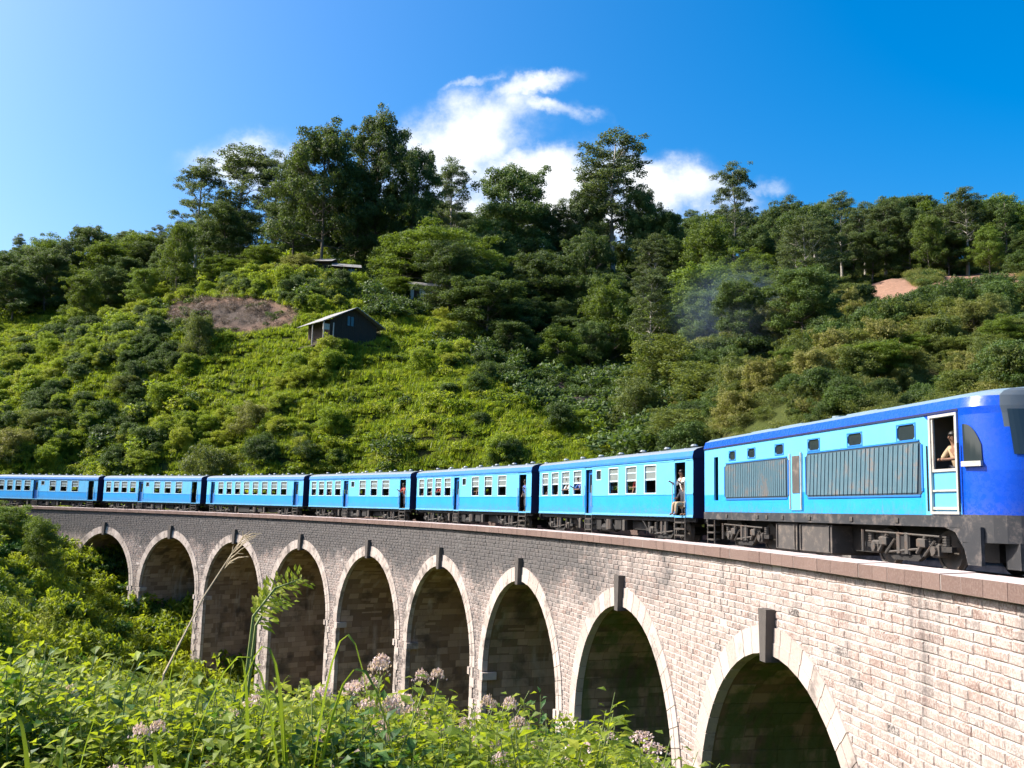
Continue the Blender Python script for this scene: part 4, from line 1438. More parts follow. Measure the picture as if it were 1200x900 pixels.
# ------------------------------------------------------------------ people
def skin_mesh(name, verts, edges, radii, material, sub=1):
    me = bpy.data.meshes.new(name); me.from_pydata(verts, edges, [])
    o = bpy.data.objects.new(name, me); COL.objects.link(o)
    md = o.modifiers.new('skin', 'SKIN')
    for v, r in zip(me.skin_vertices[0].data, radii):
        v.radius = r if isinstance(r, tuple) else (r, r)
    me.skin_vertices[0].data[0].use_root = True
    sd = o.modifiers.new('sub', 'SUBSURF'); sd.levels = sub; sd.render_levels = sub
    dg = bpy.context.evaluated_depsgraph_get()
    me2 = bpy.data.meshes.new_from_object(o.evaluated_get(dg))
    bpy.data.objects.remove(o)
    me2.materials.clear(); me2.materials.append(material)
    me2.polygons.foreach_set('use_smooth', [True] * len(me2.polygons))
    return me2


def person(loc, rz, shirt, legs, label, lean=0.0, arm_l='down', arm_r='down', seated=False, group=None):
    """local: +x is the way the person faces; z = 0 at the soles"""
    root = empty('person', loc, rz, label, 'person', group)
    hip = .95; sh = 1.42; dx = lean
    if seated: hip = .45; sh = .92
    J = {'pel': (0, 0, hip), 'wst': (dx * .25, 0, hip + .17), 'chs': (dx * .7, 0, hip + .36), 'nck': (dx, 0, sh + .06), 'hd0': (dx * 1.08 + .02, 0, sh + .16), 'hd1': (dx * 1.15 + .03, 0, sh + .25), 'hd2': (dx * 1.18 + .02, 0, sh + .32)}
    for sg, nm, mode in ((1, 'l', arm_l), (-1, 'r', arm_r)):
        S_ = (dx * .95, sg * .19, sh)
        if mode == 'down': E_, W_, Hn = (dx + .02, sg * .25, sh - .29), (dx + .10, sg * .24, sh - .54), (dx + .14, sg * .23, sh - .62)
        elif mode == 'rail': E_, W_, Hn = (dx + .12, sg * .30, sh - .24), (dx + .34, sg * .34, sh - .10), (dx + .42, sg * .35, sh - .07)
        elif mode == 'sill': E_, W_, Hn = (dx + .14, sg * .26, sh - .25), (dx + .32, sg * .10, sh - .27), (dx + .39, sg * .04, sh - .27)
        else: E_, W_, Hn = (dx + .10, sg * .38, sh + .06), (dx + .14, sg * .48, sh + .30), (dx + .15, sg * .50, sh + .38)
        J['s' + nm], J['e' + nm], J['w' + nm], J['h' + nm] = S_, E_, W_, Hn
        if seated: K_, A_, T_ = (.44, sg * .12, hip + .03), (.46, sg * .13, .08), (.60, sg * .14, .03)
        else: K_, A_, T_ = (.03, sg * .11, .50), (-.01, sg * .11, .08), (.13, sg * .13, .03)
        J['q' + nm], J['k' + nm], J['a' + nm], J['t' + nm] = (0, sg * .09, hip - .03), K_, A_, T_
    names = list(J)
    ix = {k: i for i, k in enumerate(names)}
    E_ = [('pel', 'wst'), ('wst', 'chs'), ('chs', 'nck'), ('nck', 'hd0'), ('hd0', 'hd1'), ('hd1', 'hd2')]
    for nm in 'lr':
        E_ += [('chs', 's' + nm), ('s' + nm, 'e' + nm), ('e' + nm, 'w' + nm), ('w' + nm, 'h' + nm), ('pel', 'q' + nm), ('q' + nm, 'k' + nm), ('k' + nm, 'a' + nm), ('a' + nm, 't' + nm)]
    R = {'pel': .13, 'wst': .115, 'chs': .13, 'nck': .052, 'hd0': .075, 'hd1': .098, 'hd2': .075}
    for nm in 'lr':
        R.update({'s' + nm: .06, 'e' + nm: .042, 'w' + nm: .03, 'h' + nm: .036, 'q' + nm: .09, 'k' + nm: .058, 'a' + nm: .04, 't' + nm: .035})
    body = skin_mesh('body', [J[k] for k in names], [(ix[a], ix[b]) for a, b in E_], [R[k] for k in names], M['skin'])
    bo = obj('body', body, root)
    sub = ['chs', 'wst', 'pel', 'sl', 'el', 'sr', 'er']
    si = {k: i for i, k in enumerate(sub)}
    se = [('chs', 'wst'), ('wst', 'pel'), ('chs', 'sl'), ('sl', 'el'), ('chs', 'sr'), ('sr', 'er')]
    obj('shirt', skin_mesh('shirt', [J[k] for k in sub], [(si[a], si[b]) for a, b in se], [R[k] + .022 for k in sub], M[shirt]), root)
    sub = ['pel', 'ql', 'kl', 'al', 'qr', 'kr', 'ar']
    si = {k: i for i, k in enumerate(sub)}
    se = [('pel', 'ql'), ('ql', 'kl'), ('kl', 'al'), ('pel', 'qr'), ('qr', 'kr'), ('kr', 'ar')]
    obj('trousers', skin_mesh('trousers', [J[k] for k in sub], [(si[a], si[b]) for a, b in se], [R[k] + .02 for k in sub], M[legs]), root)
    h = Vector(J['hd1'])
    m_ = MB()
    for i in range(5):
        for j in range(10):
            pass
    nl, nm_ = 5, 12
    for i in range(nl + 1):
        ph = (math.pi * .62) * i / nl
        for j in range(nm_):
            a = 2 * math.pi * j / nm_
            lift = .055 if (math.cos(a) > .3 and i == nl) else 0
            m_.v.append((h.x - .018 + .112 * math.sin(ph) * math.cos(a), h.y + .105 * math.sin(ph) * math.sin(a), h.z + .03 + .115 * math.cos(ph) + lift))
    for i in range(nl):
        for j in range(nm_):
            k = (j + 1) % nm_; m_.f.append((i * nm_ + j, i * nm_ + k, (i + 1) * nm_ + k, (i + 1) * nm_ + j)); m_.m.append(0)
    m_.build('hair', M['hair'], root, True)
    m_ = MB()        # nose, eyes, mouth
    fx = h.x + .088
    m_.hexa([(fx - .02, -.014, h.z - .035), (fx - .02, .014, h.z - .035), (fx + .026, .012, h.z - .03), (fx + .026, -.012, h.z - .03), (fx - .01, -.006, h.z + .02), (fx - .01, .006, h.z + .02), (fx + .004, .005, h.z + .02), (fx + .004, -.005, h.z + .02)], 0)
    for y in (-.032, .032):
        m_.box(fx - .02, fx + .002, y - .013, y + .013, h.z + .008, h.z + .022, 1)
    m_.box(fx - .03, fx - .002, -.025, .025, h.z - .066, h.z - .056, 1)
    m_.build('face', [M['skin'], M['hair']], root)
    return root


def car_point(k, xl, y, z):
    """xl metres from the far end of carriage k, y lateral (negative: camera side), z above the rail"""
    c, s0, s1 = CARS[k]
    h = c.rotation_euler[2]
    x = xl - CAR_L / 2
    return (c.location.x + x * math.cos(h) - y * math.sin(h), c.location.y + x * math.sin(h) + y * math.cos(h), c.location.z + z), h


h_l = loco.rotation_euler[2]
_x, _y = X(14.42), -1.02
person((loco.location.x + _x * math.cos(h_l) - _y * math.sin(h_l), loco.location.y + _x * math.sin(h_l) + _y * math.cos(h_l), loco.location.z + 1.40), h_l - math.pi / 2, 'cloth_tan', 'cloth_dark',
       'driver in a tan shirt leaning on the open cab door of the locomotive', .12, 'sill', 'sill')
p, h = car_point(0, 15.3, -1.12, 1.16); person(p, h - math.pi / 2, 'cloth_white', 'cloth_dark', 'person in a white shirt standing in the open doorway of the carriage behind the locomotive', .10, 'rail', 'rail')
p, h = car_point(0, 15.66, -1.30, 1.16); person(p, h - math.pi / 2, 'cloth_dark', 'cloth_tan', 'person in dark clothes sitting in the open doorway of the carriage behind the locomotive', .05, 'down', 'sill', True)
p, h = car_point(0, 3.75, -1.05, 1.16); person(p, h - math.pi / 2, 'cloth_white', 'cloth_dark', 'passenger in white leaning out of the third window of the carriage behind the locomotive', .2, 'sill', 'sill')
p, h = car_point(0, 5.3, -1.05, 1.16); person(p, h - math.pi / 2, 'cloth_blue', 'cloth_dark', 'passenger in blue with an arm out of the fourth window, carriage behind the locomotive', .25, 'sill', 'rail')
p, h = car_point(1, 3.75, -1.05, 1.16); person(p, h - math.pi / 2, 'cloth_red', 'cloth_dark', 'passenger in red leaning from a window of the second carriage', .22, 'sill', 'sill')
p, h = car_point(1, 15.4, -1.10, 1.16); person(p, h - math.pi / 2, 'cloth_blue', 'cloth_dark', 'person in blue standing in the open doorway of the second carriage', .06, 'rail', 'down')


for (k, xl, shirt, lab) in [(1, 2.3, 'cloth_white', 'passenger in white looking out of the second window of the second carriage'), (1, 9.4, 'cloth_tan', 'passenger in tan at the window after the small pane of the second carriage'),
                           (0, 11.2, 'cloth_red', 'passenger in red standing inside the middle window of the carriage behind the locomotive'), (2, 3.75, 'cloth_white', 'passenger in white leaning from a window of the third carriage'),
                           (2, 15.4, 'cloth_red', 'person in red standing in the open doorway of the third carriage')]:
    p, h = car_point(k, xl, -1.0 if xl < 15 else -1.12, 1.16); person(p, h - math.pi / 2, shirt, 'cloth_dark', lab, .14, 'sill', 'down' if xl < 15 else 'rail')


# ------------------------------------------------------------------ plants: shared shapes
lr = np.random.default_rng(11)


def unit(n):
    v = lr.normal(size=(n, 3)); return v / np.linalg.norm(v, axis=1)[:, None]


def leaves(C, N, length, width):
    """diamond leaves at C with normals N"""
    n = len(C)
    r = unit(n)
    t1 = np.cross(N, r); t1 /= np.linalg.norm(t1, axis=1)[:, None] + 1e-9
    t2 = np.cross(N, t1)
    L = (length * lr.uniform(.7, 1.3, n))[:, None] / 2; Wd = (width * lr.uniform(.7, 1.3, n))[:, None] / 2
    V = np.stack([C - t1 * L, C + t2 * Wd - N * Wd * .25, C + t1 * L, C - t2 * Wd - N * Wd * .25], 1).reshape(-1, 3)
    F = (np.arange(n) * 4)[:, None] + np.array([0, 1, 2, 3])
    return V, F, np.repeat(lr.random(n), 4)


def clump_points(c, rad, n, up=.35, shell=.5):
    d = unit(n)
    d[:, 2] = np.where((d[:, 2] < -.3) & (lr.random(n) < .6), -d[:, 2], d[:, 2])
    r = shell + (1 - shell) * lr.random(n) ** .7
    # lumpy outline
    lump = 1 + .45 * np.sin(d[:, 0] * 5 + c[0] * 3) * np.sin(d[:, 1] * 5 + c[1] * 3) * np.sin(d[:, 2] * 4 + c[2])
    P = np.asarray(c) + d * (r * lump)[:, None] * np.asarray(rad)
    N = d * .7 + unit(n) * .8 + np.array([0, 0, up])
    N /= np.linalg.norm(N, axis=1)[:, None]
    return P, N


def leaf_mesh(name, clumps, length, width, material, up=.35, shell=.5):
    P, N = [], []
    for (c, rad, n) in clumps:
        p, q = clump_points(c, rad, n, up, shell); P.append(p); N.append(q)
    V, F, T = leaves(np.concatenate(P), np.concatenate(N), length, width)
    return mesh_np(name, V, F, [material], False, T)


def tree_proto(name, seed, H, R, base, nb, cr, flat, nl, leaf, material, bark, top_heavy=1.0, spread_up=.35, layers=None, trunk_r=None):
    global lr
    lr = np.random.default_rng(seed); rr = random.Random(seed)
    mb = MB(); clumps = []
    tr = trunk_r or H * .014
    ntr = 7; pts = []
    wob = [rr.uniform(-1, 1) * R * .10 for _ in range(2)]
    for k in range(ntr + 1):
        t = k / ntr
        pts.append(Vector((wob[0] * math.sin(t * 3.1) , wob[1] * math.sin(t * 4.2), H * .92 * t)))
    pts[0].z = -1.2
    mb.path(pts, [tr * (1.25 if k == 0 else (1 - .82 * k / ntr)) for k in range(ntr + 1)], 7)

    def trunk_at(t):
        f = t / .92 * ntr; i = min(int(f), ntr - 1); return pts[i].lerp(pts[i + 1], min(1, f - i))
    for k in range(nb):
        t = base + (1 - base) * ((k + rr.random()) / nb) ** .9 * .93
        a = k * 2.399 + rr.uniform(-.5, .5)
        q = (t - base) / (1 - base)
        prof = math.sin(math.pi * min(1, (.12 + .88 * q) ** top_heavy)) ** .6
        ln = R * (.35 + .65 * prof) * rr.uniform(.65, 1.05)
        p0 = trunk_at(min(t, .9) * .88)
        el = spread_up + .55 * q + rr.uniform(-.15, .25)
        d = Vector((math.cos(a) * math.cos(el), math.sin(a) * math.cos(el), math.sin(el)))
        p2 = p0 + d * ln; p1 = p0 + d * ln * .5 + Vector((0, 0, -.04 * ln))
        if p2.z > H: p2.z = H - rr.random() * .06 * H
        r0 = tr * (1 - .8 * t) * .5
        mb.path([p0, p1, p2], [r0, r0 * .6, r0 * .22], 5)
        c_ = cr * rr.uniform(.55, 1.05)
        clumps.append(((p2.x, p2.y, p2.z), (c_, c_, c_ * flat), int(nl * (c_ / cr) ** 2)))
        for m in range(4):
            o_ = Vector((rr.uniform(-1, 1), rr.uniform(-1, 1), rr.uniform(-.3, .6))) * cr * 1.45
            p3 = p1.lerp(p2, rr.uniform(.2, .9)) + o_
            mb.path([p1, p3], [r0 * .45, r0 * .12], 4)
            c2 = cr * rr.uniform(.3, .7)
            clumps.append(((p3.x, p3.y, p3.z), (c2, c2, c2 * flat), int(nl * (c2 / cr) ** 2)))
    c_ = cr * 1.0
    tp = trunk_at(.9); clumps.append(((tp.x, tp.y, H - c_ * flat * .8), (c_, c_, c_ * flat), nl))
    crown = leaf_mesh('crown', clumps, leaf, leaf * .55, material, .35, .42)
    co = np.empty(len(crown.vertices) * 3, np.float32); crown.vertices.foreach_get('co', co); co = co.reshape(-1, 3)
    hgt = co[:, 2].max(); rad = np.percentile(np.hypot(co[:, 0], co[:, 1]), 97)
    return dict(name=name, trunk=mb.mesh('trunk', bark, True), crown=crown, H=float(hgt), R=float(rad))


TP = {
    'euc': [tree_proto('eucalyptus', 100 + i, 26, 5.5, .30, 22, 1.65, .60, 480, .31, M['leaf_tree_euc'], M['bark_pale'], .9, .45) for i in range(4)],
    'broad': [tree_proto('broadleaf_tree', 120 + i, 18, 6.0, .16, 30, 2.05, .72, 800, .33, M['leaf_tree_dark'], M['bark'], .75, .2) for i in range(4)],
    'flat': [tree_proto('umbrella_tree', 140 + i, 13, 6.5, .45, 20, 2.2, .36, 700, .28, M['leaf_tree_bright'], M['bark'], .6, .12) for i in range(2)],
    'bright': [tree_proto('leafy_tree', 150 + i, 11, 4.0, .12, 24, 1.5, .75, 560, .25, M['leaf_tree_bright'], M['bark'], .8, .3) for i in range(3)],
    'slim': [tree_proto('slim_tree', 160, 20, 2.6, .2, 26, 1.0, .7, 170, .34, M['leaf_tree_dark'], M['bark'], .5, .1)],
    'shrubtree': [tree_proto('shrub', 170 + i, 5.0, 3.2, .05, 22, 1.2, .75, 420, .20, M['leaf_shrub'], M['bark'], .7, .25, trunk_r=.09) for i in range(3)],
}


def put_tree(kind, u, vtop, Y, wpx, label, group=None, vi=None, name=None, zoff=0.0):
    lst = TP[kind]; p = lst[(vi if vi is not None else rnd.randrange(len(lst))) % len(lst)]
    P = at(u, vtop, Y); x, y = P[0], P[1]
    zg = gz(x, y)
    hgt = max(2.0, P[2] - zg)
    root = empty(name or p['name'], (x, y, zg), rnd.uniform(0, 6.28), label, 'shrub' if kind == 'shrubtree' else 'tree', group)
    sz = hgt / p['H']
    sxy = (wpx * Y / F_PX) / (2 * p['R']) if wpx else sz * rnd.uniform(.85, 1.15)
    sxy = min(max(sxy, sz * .45), sz * 2.2)
    obj('trunk', p['trunk'], root); obj('crown', p['crown'], root)
    root.scale = (sxy, sxy, sz)
    return root


# trees that make up the skyline and the edge of the wood
for (k, u, vt, Y, wp, lab) in [
    ('euc', 24, 273, 215, 22, 'small thin gum tree at the far low end of the ridge'),
    ('slim', 50, 272, 210, 20, 'slim dark tree standing up from the far low end of the ridge'),
    ('broad', 105, 263, 190, 62, 'dark double-topped tree above the low end of the ridge'),
    ('broad', 82, 282, 186, 48, 'rounded dark tree beside the double-topped tree'),
    ('flat', 172, 284, 200, 46, 'small flat-topped tree standing alone in a gap of the ridge'),
    ('bright', 214, 255, 166, 52, 'fresh green tree in front of the sparse gum trees'),
    ('euc', 238, 183, 188, 70, 'sparse gum tree with sky showing through, outermost of the ridge group'),
    ('euc', 288, 169, 190, 105, 'wide airy gum tree with cloud-like pads of leaves on the ridge'),
    ('euc', 325, 176, 186, 60, 'gum tree between the airy one and the great dense tree'),
    ('broad', 385, 143, 165, 118, 'great dense dark tree above the hilltop houses'),
    ('broad', 448, 128, 172, 88, 'tallest tree of the ridge with a narrow uneven top'),
    ('broad', 488, 168, 170, 78, 'dark tree leaning against the tallest tree'),
    ('euc', 530, 183, 178, 58, 'thin-leaved tree at the edge of the cloud gap'),
    ('broad', 603, 188, 182, 98, 'round-headed tree standing before the white cloud'),
    ('euc', 722, 150, 186, 100, 'tall spreading gum tree rising above the wooded slope'),
    ('broad', 780, 243, 182, 60, 'low dark tree beside the spreading gum tree'),
    ('euc', 660, 232, 188, 50, 'thin tree between the round-headed tree and the tall gum'),
    ('euc', 858, 188, 176, 58, 'tall thin gum tree with a tufted top above the right wood'),
    ('bright', 832, 252, 160, 70, 'yellow-green creeper-hung tree below the tufted gum'),
    ('broad', 905, 240, 165, 50, 'dark open tree in the dip of the right ridge'),
    ('broad', 945, 238, 150, 88, 'grey-green broad tree with a pale trunk in the right wood'),
    ('euc', 985, 224, 160, 62, 'gum tree with layered pads behind the broad grey-green tree'),
    ('euc', 1035, 233, 152, 66, 'gum tree behind the cleared red earth'),
    ('broad', 1065, 240, 150, 56, 'dark tree at the top of the cleared red earth'),
    ('bright', 1087, 246, 145, 44, 'light green tree at the top of the cleared red earth'),
    ('euc', 1130, 218, 146, 56, 'pale-trunked gum tree above the red bank'),
    ('slim', 1176, 228, 148, 34, 'narrow feathery tree above the red bank'),
    ('bright', 1158, 262, 140, 40, 'small yellow-green tree on the red bank'),
    ('broad', 1205, 268, 140, 50, 'dark tree at the end of the red bank'),
    ('broad', 690, 212, 184, 60, 'dark tree standing close beside the tall spreading gum'),
    ('broad', 752, 216, 184, 56, 'dark tree on the other side of the tall spreading gum'),
    ('euc', 700, 190, 190, 60, 'thin gum tree crowding the tall spreading one'),
    ('broad', 640, 240, 186, 60, 'dark tree under the white cloud beside the round-headed tree'),
    ('broad', 350, 190, 176, 80, 'dense tree filling the gap between the gum trees and the great tree'),
    ('broad', 420, 190, 170, 80, 'dense lower tree between the two greatest trees'),
    ('broad', 265, 235, 178, 70, 'dark tree under the airy gum tree'),
    ('broad', 885, 262, 160, 60, 'dark tree between the tufted gum and the open tree'),
    ('euc', 1012, 236, 156, 54, 'airy gum tree in the row behind the red earth'),
    ('euc', 1105, 238, 150, 50, 'airy gum tree beside the pale-trunked one'),
    ('euc', 925, 228, 168, 54, 'airy gum tree standing behind the broad grey-green tree'),
    ('broad', 1020, 268, 150, 60, 'dark low tree in the row behind the red earth'),
    ('broad', 1110, 272, 146, 60, 'dark low tree beneath the pale-trunked gum'),
    ('broad', 0, 292, 182, 60, 'dark tree filling the outer end of the ridge wood'),
    ('broad', 42, 300, 180, 60, 'rounded dark tree in the outer ridge wood'),
    ('broad', 150, 300, 182, 50, 'rounded dark tree under the lone flat-topped tree'),
    ('broad', 195, 292, 178, 50, 'dark tree behind the fresh green tree'),
    ('bright', 18, 590, 92, 60, 'leafy sapling where the viaduct runs into the hill'),
    ('bright', 52, 602, 88, 50, 'bright leafy sapling against the end of the viaduct wall'),
    ('bright', -20, 580, 94, 60, 'tall sapling hiding the end of the viaduct'),
    # slopes
    ('flat', 512, 268, 152, 150, 'spreading tree with sunlit flat tiers below the great trees'),
    ('flat', 560, 290, 158, 90, 'tiered tree beside the spreading tree'),
    ('broad', 570, 322, 138, 112, 'big shaded dark tree at the head of the gully'),
    ('broad', 640, 290, 160, 100, 'shaded tree in the middle of the wood'),
    ('broad', 690, 268, 168, 80, 'shaded tree below the tall spreading gum'),
    ('bright', 710, 326, 146, 72, 'light green round tree in the shaded wood'),
    ('broad', 780, 322, 150, 100, 'dark spreading tree beside the light green round tree'),
    ('bright', 655, 378, 132, 66, 'small green tree by the bare red patch in the gully'),
    ('shrubtree', 790, 396, 112, 130, 'large bush with a yellow flowering top'),
    ('shrubtree', 835, 425, 100, 130, 'wide greyish-green bush in front of the yellow-topped bush'),
    ('shrubtree', 800, 478, 88, 120, 'dense green bush just above the carriage roof'),
    ('shrubtree', 745, 440, 104, 60, 'green bush on the lip of the gully'),
    ('shrubtree', 885, 466, 80, 80, 'yellow-green bush behind the locomotive roof'),
    ('shrubtree', 955, 388, 98, 130, 'large mixed green bush below the smoke'),
    ('broad', 880, 320, 135, 90, 'blue-grey tree standing in the smoke'),
    ('broad', 930, 312, 138, 84, 'tree behind the smoke with a dark crown'),
    ('bright', 835, 300, 145, 60, 'bright leafy tree above the smoke'),
    ('shrubtree', 1010, 425, 86, 100, 'bush with brownish leaves above the locomotive'),
    ('shrubtree', 1080, 398, 86, 120, 'sunlit bush above the cab of the locomotive'),
    ('shrubtree', 1150, 392, 80, 110, 'dark green bush on the slope above the cab'),
    ('shrubtree', 1190, 340, 96, 90, 'broad bush under the red bank'),
    ('shrubtree', 940, 440, 78, 80, 'bush with fine pale leaves behind the locomotive'),
    ('shrubtree', 1092, 356, 112, 40, 'green bush below the red bank'),
    ('broad', 545, 330, 150, 90, 'dark tree shading the head of the gully beside the big shaded tree'),
    ('broad', 592, 342, 146, 80, 'dense tree over the gully path'),
    ('broad', 622, 350, 152, 80, 'dark tree deep in the gully'),
    ('broad', 600, 375, 132, 66, 'low dark tree on the shaded rim of the spur'),
    ('broad', 660, 340, 160, 80, 'shadowed tree between the gully and the light green round tree'),
    # left slope
    ('shrubtree', 235, 364, 134, 44, 'round dark bush on the lit slope below the dug patch'),
    ('broad', 60, 292, 172, 70, 'dark tree on the upper left slope'),
    ('broad', 20, 310, 168, 60, 'dark tree at the outer edge of the left wood'),
    ('broad', 130, 312, 172, 60, 'dark tree over the terraced field'),
    ('bright', 100, 318, 164, 50, 'green tree in the left wood'),
    ('bright', 170, 312, 166, 44, 'slim green tree above the dug patch'),
    ('bright', 262, 298, 165, 66, 'leafy green tree at the top of the dug patch'),
    ('bright', 310, 285, 166, 50, 'leafy tree beside the hilltop roofs'),
    ('shrubtree', 350, 298, 158, 50, 'bush in front of the hilltop roofs'),
    ('bright', 465, 322, 148, 60, 'green tree below the great dark trees'),
    ('shrubtree', 150, 440, 132, 50, 'dark bush on the lower left slope'),
    ('shrubtree', 60, 480, 130, 80, 'broad bush low on the left slope'),
    ('shrubtree', 300, 470, 118, 60, 'rounded bush in the middle of the lit slope'),
    ('shrubtree', 20, 500, 125, 60, 'bluish bush at the outer edge of the lit slope'),
    ('shrubtree', 250, 520, 113, 70, 'bush close above the carriage roofs'),
]:
    put_tree(k, u, vt, Y, wp, lab)

for k in range(40):
    u = 820 + 400 * (k + rnd.random()) / 40; Y = rnd.uniform(70, 122)
    if Y > 100 and 980 < u: Y -= 28
    x_ = ray(u, 420)[0] * Y
    vg = project(np.array([x_, Y, gz(x_, Y)]))[1]
    put_tree('shrubtree' if k % 5 else 'bright', u, float(vg) - rnd.uniform(22, 58), Y, rnd.uniform(40, 95), 'rounded bush in the scrub on the slope above the locomotive', 'bushes in the scrub above the locomotive')

# the rest of the wood
cand = np.c_[lr.uniform(-130, 130, 9000), lr.uniform(100, 222, 9000)]
cz_ = ground_z(cand[:, 0], cand[:, 1])
cu, cv, _ = project(np.c_[cand, cz_])
taken = [(o.location.x, o.location.y) for o in bpy.data.objects if o.type == 'EMPTY' and o.get('category') in ('tree',)]
nfill = 0
for (x, y), z, u, v in zip(cand, cz_, cu, cv):
    if nfill > 180: break
    if not (-60 < u < 1260): continue
    inw = (u < 420 and y > 172 and v < 375) or (430 < u < 800 and y > 142 - max(0, (u - 640)) * .12 and v < 455) or (780 <= u and y > (100 if u < 1000 else 118) and v < 430 and not (u > 960 and 312 < v < 360 and y < 150))
    if u < 420 and 300 < v < 345 and 280 < u: inw = y > 178
    if not inw: continue
    if any((x - a) ** 2 + (y - b) ** 2 < 26 for a, b in taken): continue
    taken.append((x, y)); nfill += 1
    k = rnd.choice(['broad'] * 5 + ['bright'] * 2 + ['euc'] * 2)
    p = rnd.choice(TP[k]); hgt = rnd.uniform(8, 15) * (1.15 if k == 'euc' else 1)
    if y > 185: hgt *= .85
    zone = ('at the low end of the ridge' if u < 200 else 'behind the hilltop sheds' if u < 430 else 'at the head of the shaded gully' if u < 640 else 'below the tall spreading gum tree' if u < 790 else 'around the drifting smoke' if u < 960 else 'on the slope above the locomotive')
    lab = {'broad': 'dark leafy tree in the dense wood on the hillside', 'bright': 'fresh green tree in the dense wood on the hillside', 'euc': 'thin pale-stemmed tree in the dense wood on the hillside'}[k].replace('on the hillside', zone)
    root = empty(p['name'], (x, y, z), rnd.uniform(0, 6.28), lab, 'tree', {'broad': 'dark trees of the wood', 'bright': 'fresh green trees of the wood', 'euc': 'thin trees of the wood'}[k] + ' ' + zone)
    obj('trunk', p['trunk'], root); obj('crown', p['crown'], root)
    s_ = hgt / p['H']; root.scale = (s_ * rnd.uniform(1.0, 1.5),) * 2 + (s_,)


# ------------------------------------------------------------------ ground cover as scattered bushes (nobody could count it)
def scatter(name, mesh, P, rotz, scl, label, cat, tilt=.15):
    src = bpy.data.objects.new(name + '_source', mesh)
    n = len(P)
    me = bpy.data.meshes.new(name)
    me.vertices.add(n); me.vertices.foreach_set('co', np.asarray(P, np.float32).ravel())
    a = me.attributes.new('rot', 'FLOAT_VECTOR', 'POINT')
    a.data.foreach_set('vector', np.c_[lr.uniform(-tilt, tilt, n), lr.uniform(-tilt, tilt, n), rotz].astype(np.float32).ravel())
    a = me.attributes.new('scl', 'FLOAT_VECTOR', 'POINT'); a.data.foreach_set('vector', np.asarray(scl, np.float32).ravel())
    ng = bpy.data.node_groups.new(name, 'GeometryNodeTree')
    ng.interface.new_socket('Geometry', in_out='INPUT', socket_type='NodeSocketGeometry')
    ng.interface.new_socket('Geometry', in_out='OUTPUT', socket_type='NodeSocketGeometry')
    N_ = ng.nodes; Lk = ng.links
    gi = N_.new('NodeGroupInput'); go = N_.new('NodeGroupOutput')
    ip = N_.new('GeometryNodeInstanceOnPoints'); oi = N_.new('GeometryNodeObjectInfo'); oi.inputs['Object'].default_value = src
    oi.inputs['As Instance'].default_value = True
    r = N_.new('GeometryNodeInputNamedAttribute'); r.data_type = 'FLOAT_VECTOR'; r.inputs['Name'].default_value = 'rot'
    s_ = N_.new('GeometryNodeInputNamedAttribute'); s_.data_type = 'FLOAT_VECTOR'; s_.inputs['Name'].default_value = 'scl'
    er = N_.new('FunctionNodeEulerToRotation')
    Lk.new(gi.outputs[0], ip.inputs['Points']); Lk.new(oi.outputs['Geometry'], ip.inputs['Instance'])
    Lk.new(r.outputs['Attribute'], er.inputs[0]); Lk.new(er.outputs[0], ip.inputs['Rotation']); Lk.new(s_.outputs['Attribute'], ip.inputs['Scale'])
    Lk.new(ip.outputs[0], go.inputs[0])
    o = obj(name, me)
    md = o.modifiers.new('scatter', 'NODES'); md.node_group = ng
    return tag(o, label, cat, None, 'stuff')


def bush_mesh(seed, n, leaf, material, flat=.75, lumps=6, wd=.55):
    global lr
    lr = np.random.default_rng(seed); rr = random.Random(seed)
    cl = [((0, 0, .38), (.7, .7, .5 * flat + .1), n // 3)]
    for k in range(lumps):
        a = k * 2.4 + rr.random(); d = rr.uniform(.25, .75); r_ = rr.uniform(.28, .5)
        cl.append(((math.cos(a) * d, math.sin(a) * d, rr.uniform(.2, .75) * flat), (r_, r_, r_ * .85), int(n * .66 / lumps)))
    return leaf_mesh('bush', cl, leaf, leaf * wd, material, .3, .35)


B_HILL = [bush_mesh(201 + i, 420, .17, M['leaf_hill'], .8) for i in range(3)]
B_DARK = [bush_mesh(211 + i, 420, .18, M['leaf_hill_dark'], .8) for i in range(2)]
B_SHRUB = [bush_mesh(221 + i, 1300, .085, M['leaf_shrub'], .95, 8) for i in range(3)]
B_DRY = bush_mesh(231, 220, .20, M['dry_brush'], .6, wd=.2)
B_BANK = [bush_mesh(241 + i, 420, .25, M['leaf_weed'], 1.15, 8, wd=.42) for i in range(2)]
B_BANKD = bush_mesh(245, 420, .22, M['leaf_weed_deep'], .95)

lr = np.random.default_rng(31)
n = 74000
C = np.c_[lr.uniform(-125, 110, n), lr.uniform(50, 215, n)]
z = ground_z(C[:, 0], C[:, 1])
s_t, off_t = track_coords(C[:, 0], C[:, 1])
u, v, yc = project(np.c_[C, z])
ok = (off_t < -5.5) & (u > -70) & (u < 1270) & (v > 240) & (v < 640)
ok |= (off_t < -5.5) & (off_t > -22) & (u > -70) & (u < 1270)
earth_pts = np.zeros(n)
for (eu, ev, ru, rv, lo, hi) in [(1035, 330, 40, 7, 120, 150), (1150, 322, 55, 8, 120, 150), (680, 383, 25, 10, 110, 190), (645, 478, 24, 10, 90, 140), (690, 508, 30, 12, 90, 140), (640, 440, 40, 26, 100, 190), (682, 476, 34, 24, 95, 170), (714, 508, 24, 18, 90, 150), (1035, 346, 52, 18, 95, 150), (1150, 340, 64, 18, 95, 150)]:
    earth_pts = np.maximum(earth_pts, np.clip(1.3 - np.hypot((u - eu) / ru, (v - ev) / rv), 0, 1) * ((C[:, 1] > lo) & (C[:, 1] < hi)))
ok &= (earth_pts < .35) | ((u < 760) & (u > 560) & (lr.random(n) < .30))
